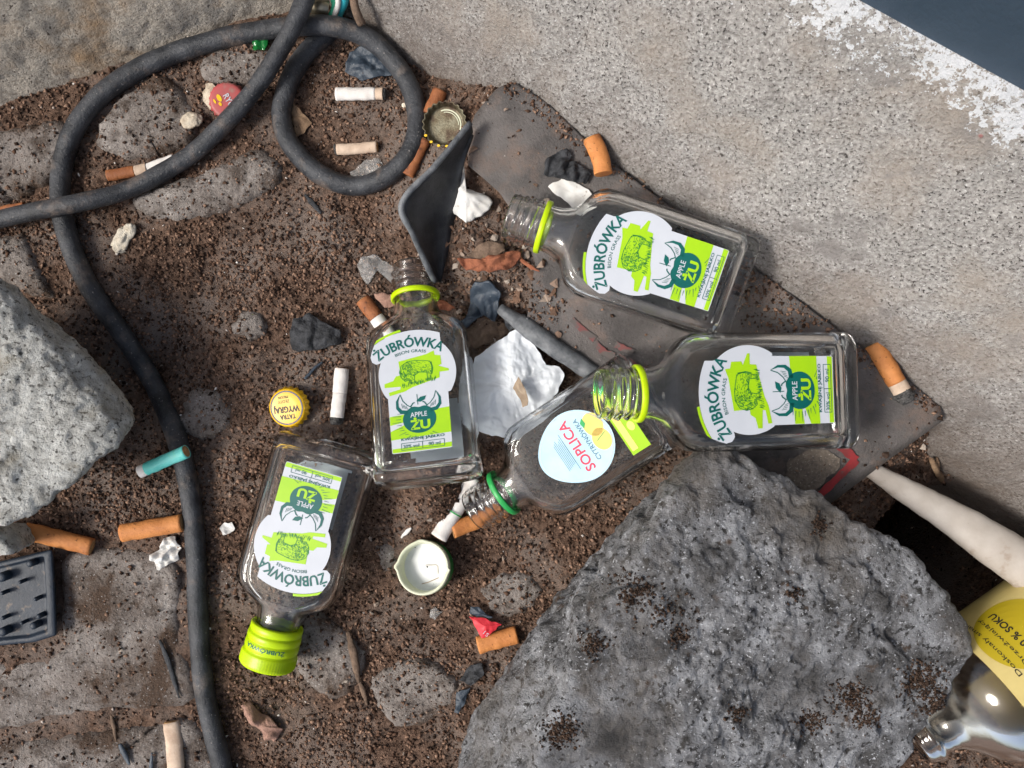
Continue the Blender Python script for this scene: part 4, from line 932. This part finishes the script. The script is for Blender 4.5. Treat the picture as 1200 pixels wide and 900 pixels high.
sheet('dry_leaf', [(340, 110), (346, 122), (360, 138), (366, 146), (356, 156), (348, 162), (344, 152), (341, 130)], M_LEAF, 'dry brown leaf against the inside of the cable loop', 'leaf', h=0.002, crum=0.001, seed=31)
sheet('dry_leaf', [(240, 98), (250, 97), (256, 106), (252, 116), (246, 128), (238, 118), (236, 108)], M_PEBBLE, 'curled pale tan leaf beside the red bottle top', 'leaf', h=0.003, crum=0.0012, seed=33, grad=(0.15, 0.0))
sheet('charcoal', [(340, 392), (344, 374), (362, 368), (382, 380), (400, 388), (398, 402), (380, 408), (352, 411), (341, 410)], M_COAL, 'flat lump of black charcoal above the yellow bottle top', 'charcoal', h=0.005, crum=0.0018, seed=35, n=90, th=0.002, dome=0.002)
sheet('white_scrap', [(258, 618), (262, 613), (272, 613), (276, 619), (270, 626), (262, 627)], M_PAPER, 'small white crumb of paper left of the capped flask', 'scrap', h=0.002, crum=0.0012, seed=37)
sheet('shredded_scrap', [(175, 652), (186, 643), (193, 630), (204, 628), (211, 644), (208, 656), (196, 662), (188, 668), (182, 660)], M_PAPER, 'shredded whitish paper scrap beside the cable', 'scrap', h=0.003, crum=0.003, seed=38, n=90)
sheet('pink_scrap', [(284, 826), (292, 824), (306, 836), (318, 842), (331, 855), (322, 870), (312, 868), (300, 852), (288, 842)], M_PINK, 'crumpled pinkish brown scrap right of the cable', 'scrap', h=0.004, crum=0.003, seed=39, n=80, dome=0.003)
sheet('pink_flake', [(438, 345), (452, 344), (466, 347), (462, 358), (450, 360)], M_PINK, 'pale pink flake left of the open flask mouth', 'flake', h=0.003, crum=0.001, seed=40)
sheet('red_paper', [(550, 721), (566, 724), (589, 730), (576, 741), (565, 748), (557, 734)], M_REDPAPER, 'torn red paper triangle with white print on the soil by the dark rock', 'paper', h=0.005, crum=0.0004, seed=41, lift=0.003)
sheet('clear_film', [(552, 709), (562, 712), (578, 722), (566, 723), (551, 720)], M_SHARD, 'grey film triangle joined to the red paper', 'film', h=0.005, crum=0.0004, seed=42, lift=0.002)
rp_o = [o for o in bpy.data.objects if o.name.startswith('red_paper')][0]
pc = X(570, 737, 0.0)
for ch, dx in (('S', -0.0009), ('I', 0.0012)):
    F = Flat(); F.text(ch, (dx * 1000, 0), 1.4 if ch == 'S' else 0.4, 2.2, 0, 0.0)
    v = oriented(np.stack([np.array(F.v)[:, 0] * 0.001, np.array(F.v)[:, 1] * 0.001, np.zeros(len(F.v))], -1), pc + np.array([0, 0, 0.0098]), (0, 0), 140); mk('letter', v, F.f, M_LABEL, rp_o, False)
sheet('foil_scrap', [(504, 716), (510, 712), (519, 718), (510, 726), (503, 724)], M_CLEARFILM, 'shiny square film scrap between the upturned cap and red paper', 'film', h=0.002, crum=0.0006, seed=44)
sheet('film_splinter', [(534, 812), (546, 808), (550, 806), (545, 824), (538, 836), (533, 834)], M_SHARD, 'dark torn film splinter under the left edge of the dark rock', 'film', h=0.003, crum=0.001, seed=45)
sheet('black_film', [(538, 798), (552, 780), (566, 778), (566, 790), (552, 806)], M_COAL, 'wrinkled black film against the left side of the dark rock', 'film', h=0.004, crum=0.002, seed=46)
sheet('green_chip', [(296, 45), (304, 41), (314, 46), (310, 58), (298, 59)], M_GREENGL, 'bright green glass chip between the two cables', 'chip', h=0.003, crum=0.001, seed=47, th=0.001)
sheet('brown_scrap', [(1176, 660), (1200, 640), (1240, 640), (1230, 690), (1190, 700), (1172, 722), (1150, 716), (1165, 690)], M_LEAF, 'crumpled brown leaf scrap between the white tube and the cream labelled bottle', 'leaf', h=0.012, crum=0.004, seed=48, n=90)
sheet('brown_scrap', [(1070, 616), (1082, 610), (1088, 620), (1082, 630), (1072, 628)], M_BARK, 'small orange brown leaf curl in the dark hollow by the rock', 'leaf', h=0.004, crum=0.003, seed=49)

def stone(px, py, w, h, m, label, name='pebble', cat='stone', ang=0.0, seed=0, ht=0.6, rough=0.25):
    bm = bmesh.new(); bmesh.ops.create_icosphere(bm, subdivisions=4, radius=1); d = np.array([q.co[:] for q in bm.verts]); f = [[q.index for q in g.verts] for g in bm.faces]; bm.free()
    d = d * (1 + rough * fbm(d * 1.3 + seed * 3.3, 4))[:, None]; a = R(ang)
    sx, sy = w * K / 2, h * K / 2; v = d * np.array([sx, sy, min(sx, sy) * ht]); v = v @ np.array([[math.cos(a), math.sin(a), 0], [-math.sin(a), math.cos(a), 0], [0, 0, 1]])
    return mk(name, v + X(px, py, min(sx, sy) * ht * 0.6), f, m, None, True, label=label, cat=cat)
stone(145, 279, 20, 36, M_WHSTONE, 'cream white chipped stone alone on the soil right of the thick cable', ang=-28, seed=4, rough=0.45)
stone(224, 141, 25, 19, M_PEBBLE, 'round cream pebble on a paving stone below the tan leaf', seed=6, ang=15)
stone(324, 466, 9, 9, M_GRIT, 'tiny pale pebble touching the yellow bottle top', seed=8)
stone(475, 124, 9, 7, M_WHSTONE, 'tiny white pebble beside the clean white cigarette end', seed=9)
stone(499, 137, 9, 6, M_WHSTONE, 'tiny white chip beside the rusty bottle top', seed=10, ang=-30)
stone(1118, 792, 10, 8, M_WHSTONE, 'tiny white stone in the hollow beside the cream labelled bottle', seed=12)

def splinter(pts, w, m, label, name='twig', cat='twig', lift=0.0005, flat=0.6):
    P_ = [X(a, b, w * K * 0.4 + lift) for a, b in pts]
    v, f = tube(P_, [w * K * 0.3, w * K * 0.5, w * K * 0.5, w * K * 0.2], 24, 10, 0.0004, pts[0][0], flat=flat, nfreq=250); return mk(name, v, f, m, None, True, label=label, cat=cat)
splinter([(407, 740), (414, 765), (420, 800)], 9, M_WOOD, 'pale split twig right of the lime screw cap')
splinter([(421, 798), (426, 812), (430, 826)], 6, M_WOOD, 'short dark twig below the split twig')
splinter([(187, 750), (198, 778), (210, 818)], 6, M_COAL, 'thin dark twig left of the cable')
splinter([(130, 838), (134, 855), (136, 868)], 5, M_WOOD, 'thin brown twig on the paving by the joint')
splinter([(140, 872), (146, 884), (152, 896)], 7, M_SHARD, 'bluish grey sliver at the paving joint')
splinter([(178, 882), (177, 900), (176, 920)], 5, M_SHARD, 'slim blue grey sliver beside the flattened cigarette end')
splinter([(357, 228), (366, 238), (376, 250)], 6, M_COAL, 'short black stick below the cable loop')
splinter([(718, 176), (740, 194), (756, 214)], 7, M_WOOD, 'pale split stick in the seam along the plinth', lift=0.002)
splinter([(1091, 537), (1100, 556), (1118, 575)], 9, M_LEAF, 'curled tan leaf sliver between the white tube and plinth', lift=0.004)
splinter([(1098, 536), (1099, 548), (1101, 558)], 5, M_LEAF, 'thin leaf stalk beside the tan sliver', lift=0.004)
splinter([(357, 444), (368, 432), (378, 424)], 4, M_SHARD, 'tiny dark sliver above the yellow bottle top')
splinter([(606, 300), (618, 310), (632, 318)], 5, M_BARK, 'thin reddish splinter on the debris beside the flask mouth on the tray', lift=0.003)
splinter([(438, 55), (443, 62), (447, 69)], 5, M_TIPOLD, 'short orange sliver on the slate chip', lift=0.004)
splinter([(470, 630), (476, 624), (482, 619)], 5, M_PAPER, 'small white paper sliver left of the green lined cigarette end')

# white plastic tube by the plinth
pts = [P(1010, 545, 0.026), P(1046, 566, 0.024), P(1090, 592, 0.024), P(1140, 622, 0.026), P(1185, 652, 0.030), P(1240, 690, 0.034)]
v, f = tube(pts, [0.0042, 0.0065, 0.0088, 0.0112, 0.0128, 0.0135], 80, 30, 0.0007, 5, flat=0.6, nfreq=60)
mk('plastic_tube', v, f, M_PIPE, None, True, label='dirty white flattened plastic tube coming out from under the tray', cat='tube')

# rubber mat corner with studs, lower left
def rubber_mat():
    zt = 0.012; root = empty('rubber_mat', tuple(P(20, 700, 0)), label='corner of a blue black rubber mat with studs, below the granite rock', cat='mat')
    o2 = poly_line([P(a, b, zt)[:2] for a, b in [(-90, 672), (-40, 668), (20, 654), (60, 644), (62, 675), (64, 715), (65, 745), (40, 753), (0, 757), (-90, 762)]], 120)
    def zf(x, y, t): return zt - 0.0030 + 0.0028 * smooth(0.84, 0.88, t) - 0.0006 * smooth(0.95, 1, t) + 0.0002 * pnoise(xyz(x * 80, y * 80))
    v, f = patch(o2, zf, 40); solid(mk('sheet', v, f, M_MATRUB, root), 0.004, -1)
    studs = [(36, 660, 4.2), (40, 733, 4.2), (3, 676, 5.5), (4, 740, 5), (24, 682, 2.2), (42, 702, 2.4), (3, 695, 2.4), (26, 730, 2.2), (4, 724, 2.4), (46, 722, 3.0)]
    for (a, b, r) in studs:
        q = P(a, b, zt + 0.002); n = 20; th = np.linspace(0, 2 * math.pi, n, endpoint=False)
        prof = [(1.0, -0.006), (1.0, 0.0015 + r * 0.0003), (0.8, 0.0022 + r * 0.0003), (0.3, 0.0025 + r * 0.0003)]
        v = np.array([(q[0] + r * K * 1.0 * k * math.cos(t), q[1] + r * K * 1.0 * k * math.sin(t), q[2] - 0.002 + z) for k, z in prof for t in th])
        f = [[j * n + i, j * n + (i + 1) % n, (j + 1) * n + (i + 1) % n, (j + 1) * n + i] for j in range(3) for i in range(n)] + [[3 * n + i for i in range(n)]]
        mk('stud', v, f, M_MATRUB, root)
rubber_mat()

# ------------------------------------------------------------------ soil crumbs and grit (nobody could count them)
OCT = np.array([(1, 0, 0), (-1, 0, 0), (0, 1, 0), (0, -1, 0), (0, 0, 1), (0, 0, -1)], float)
OF = np.array([(0, 2, 4), (2, 1, 4), (1, 3, 4), (3, 0, 4), (2, 0, 5), (1, 2, 5), (3, 1, 5), (0, 3, 5)])
def crumbs(name, pos, size, m, seed, flat=1.0, **t):
    r = np.random.default_rng(seed); n = len(pos)
    v = OCT[None] * r.uniform(0.55, 1.25, (n, 6, 1)) + r.normal(0, 0.18, (n, 6, 3))
    q = r.normal(size=(n, 4)); q /= np.linalg.norm(q, axis=1)[:, None]; w, x, y, z = q.T
    Rm = np.stack([np.stack([1 - 2 * (y * y + z * z), 2 * (x * y - z * w), 2 * (x * z + y * w)], -1), np.stack([2 * (x * y + z * w), 1 - 2 * (x * x + z * z), 2 * (y * z - x * w)], -1), np.stack([2 * (x * z - y * w), 2 * (y * z + x * w), 1 - 2 * (x * x + y * y)], -1)], 1)
    v = np.einsum('nij,nkj->nki', Rm, v * np.array([1.25, 0.9, 0.8])) * size[:, None, None]; v[:, :, 2] *= flat
    v = v + pos[:, None]; v = v.reshape(-1, 3); f = (OF[None] + (np.arange(n) * 6)[:, None, None]).reshape(-1, 3)
    me = bpy.data.meshes.new(name); me.vertices.add(len(v)); me.vertices.foreach_set('co', v.ravel())
    me.loops.add(f.size); me.loops.foreach_set('vertex_index', f.ravel()); me.polygons.add(len(f)); me.polygons.foreach_set('loop_start', np.arange(len(f)) * 3)
    me.update(calc_edges=True); me.materials.append(m); o = link(name, me); tag(o, kind='stuff', **t); return o
def scatter(n, keep_fn, smin, smax, seed, power=2.4):
    r = np.random.default_rng(seed); px = r.uniform(-50, 1250, n); py = r.uniform(-50, 950, n)
    x, y = (px - 600) * K, (450 - py) * K
    den = keep_fn(x, y, px, py); u = r.random(n); size = smin + (smax - smin) * r.random(n) ** power
    pos, sizes = [], []
    for i in np.nonzero(u < den * 1.6)[0]:
        h = bvh.ray_cast(Vector((x[i], y[i], 0.4)), Vector((0, 0, -1)))
        if h[0] is None: continue
        k = 1.0 if h[2] < n_ground else (0.27 if h[2] < n_slab else tray_keep(x[i], y[i]))
        if u[i] > den[i] * k: continue
        pos.append((x[i], y[i], h[0].z + size[i] * 0.25)); sizes.append(size[i])
    return np.array(pos), np.array(sizes)
def tray_keep(x, y):
    d = dn_(x, y); a = al_(x, y)
    k = 0.035
    if d > 0.121 and -0.1 < a < 0.25: k = 0.9 * min(1, (d - 0.121) / 0.006)
    if d > 0.098 and 0.02 < a < 0.13: k = 0.9 * min(1, (d - 0.098) / 0.012)
    if d < 0.055 and a < 0.0: k = 0.6
    return k
def dens(x, y, px, py):
    n1 = fbm(xyz(x * 24, y * 24, 3), 3); d = 0.62 + 0.55 * n1
    grey = smooth(290, 180, px) * smooth(600, 700, py); d = d * (1 - 0.45 * grey) - 0.15 * grey
    d = np.where((px < 340) & (py < 230), d * 0.7, d)
    return np.clip(d, 0.08, 1.0) * (dn_(x, y) < 0.136)
pos, sz_ = scatter(300000, dens, 0.00032, 0.0017, 21, 3.6)
crumbs('soil_crumbs', pos, sz_, M_CRUMB, 5, label='loose dark brown soil crumbs covering the ground', cat='soil')
pos, sz_ = scatter(9500, lambda x, y, px, py: np.full(len(x), 0.30) * (dn_(x, y) < 0.122), 0.0003, 0.0014, 33, 3.0)
crumbs('pale_grit', pos, sz_, M_GRIT, 6, 0.7, label='pale grit strewn over the soil, with extra flecks painting its glints', cat='grit')  # real grit, made paler and denser to paint glints on the soil
# dirt caught on the dark rock
pk = [(735, 680, 20, 130), (690, 738, 16, 90), (655, 838, 22, 150), (1000, 820, 22, 150), (1090, 805, 26, 220), (1110, 835, 20, 130), (955, 850, 18, 80), (1020, 845, 20, 90), (790, 735, 14, 60), (860, 830, 14, 40), (770, 705, 30, 60), (925, 690, 12, 30), (960, 615, 14, 50)]
pos = []
r_ = np.random.default_rng(8)
for (a, b, rad, n) in pk:
    for _ in range(n * 2):
        q = P(a + r_.normal() * rad * 0.5, b + r_.normal() * rad * 0.45, 0.07); h = rock_bvh.ray_cast(Vector((q[0], q[1], 0.4)), Vector((0, 0, -1)))
        if h[0]: pos.append((q[0], q[1], h[0].z + 0.0002))
pos = np.array(pos); crumbs('rock_dirt', pos, r_.uniform(0.0005, 0.0018, len(pos)) * 0.6, M_DIRT, 9, label='brown dirt crumbs caught in the hollows of the dark rock', cat='dirt')

# leaf and film litter too small to pick apart
M_LITTER = mat('mixed_litter', (0.030, 0.018, 0.012), (0.42, 0.36, 0.30), rough=0.8, island=True, c3=(0.17, 0.095, 0.06), lo=0.0, hi=1.0, bump=0.0004, bscale=600)
r_ = np.random.default_rng(15); lv, lf = [], []
spots_ = [(*r_.normal((570, 300), (38, 42)), r_.uniform(2.5, 7)) for _ in range(150)] + [(*r_.normal((590, 380), (40, 18)), r_.uniform(2, 6)) for _ in range(40)]
spots_ += [(r_.uniform(10, 640), r_.uniform(120, 890), r_.uniform(1.2, 3.6)) for _ in range(170)] + [(*r_.normal((1080, 560), (40, 30)), r_.uniform(2, 5)) for _ in range(40)]
for (a, b, rad) in spots_:
    q = P(a, b, 0.02)
    if dn_(q[0], q[1]) > 0.126: continue
    p = X(a, b, 0.0012); k = r_.integers(5, 8); th = np.sort(r_.uniform(0, 2 * math.pi, k)); st = r_.uniform(0.35, 1.0); rot = r_.uniform(0, math.pi); gx_, gy_ = r_.normal(0, 0.3, 2)
    ring = []
    for t in th:
        x_, y_ = rad * K * r_.uniform(0.7, 1.2) * math.cos(t), rad * K * st * math.sin(t); x_, y_ = x_ * math.cos(rot) - y_ * math.sin(rot), x_ * math.sin(rot) + y_ * math.cos(rot)
        ring.append((p[0] + x_, p[1] + y_, p[2] + gx_ * x_ + gy_ * y_ + r_.normal(0, 0.0002)))
    n0 = len(lv); lv += [(p[0], p[1], p[2] + r_.uniform(0.0002, 0.0009))] + ring; lf += [[n0, n0 + 1 + i, n0 + 1 + (i + 1) % k] for i in range(k)]
lo_ = mk('leaf_litter', lv, lf, M_LITTER, None, False, label='small leaf bits and flakes strewn over soil and tray', cat='litter', kind='stuff'); solid(lo_, 0.0003, 0)
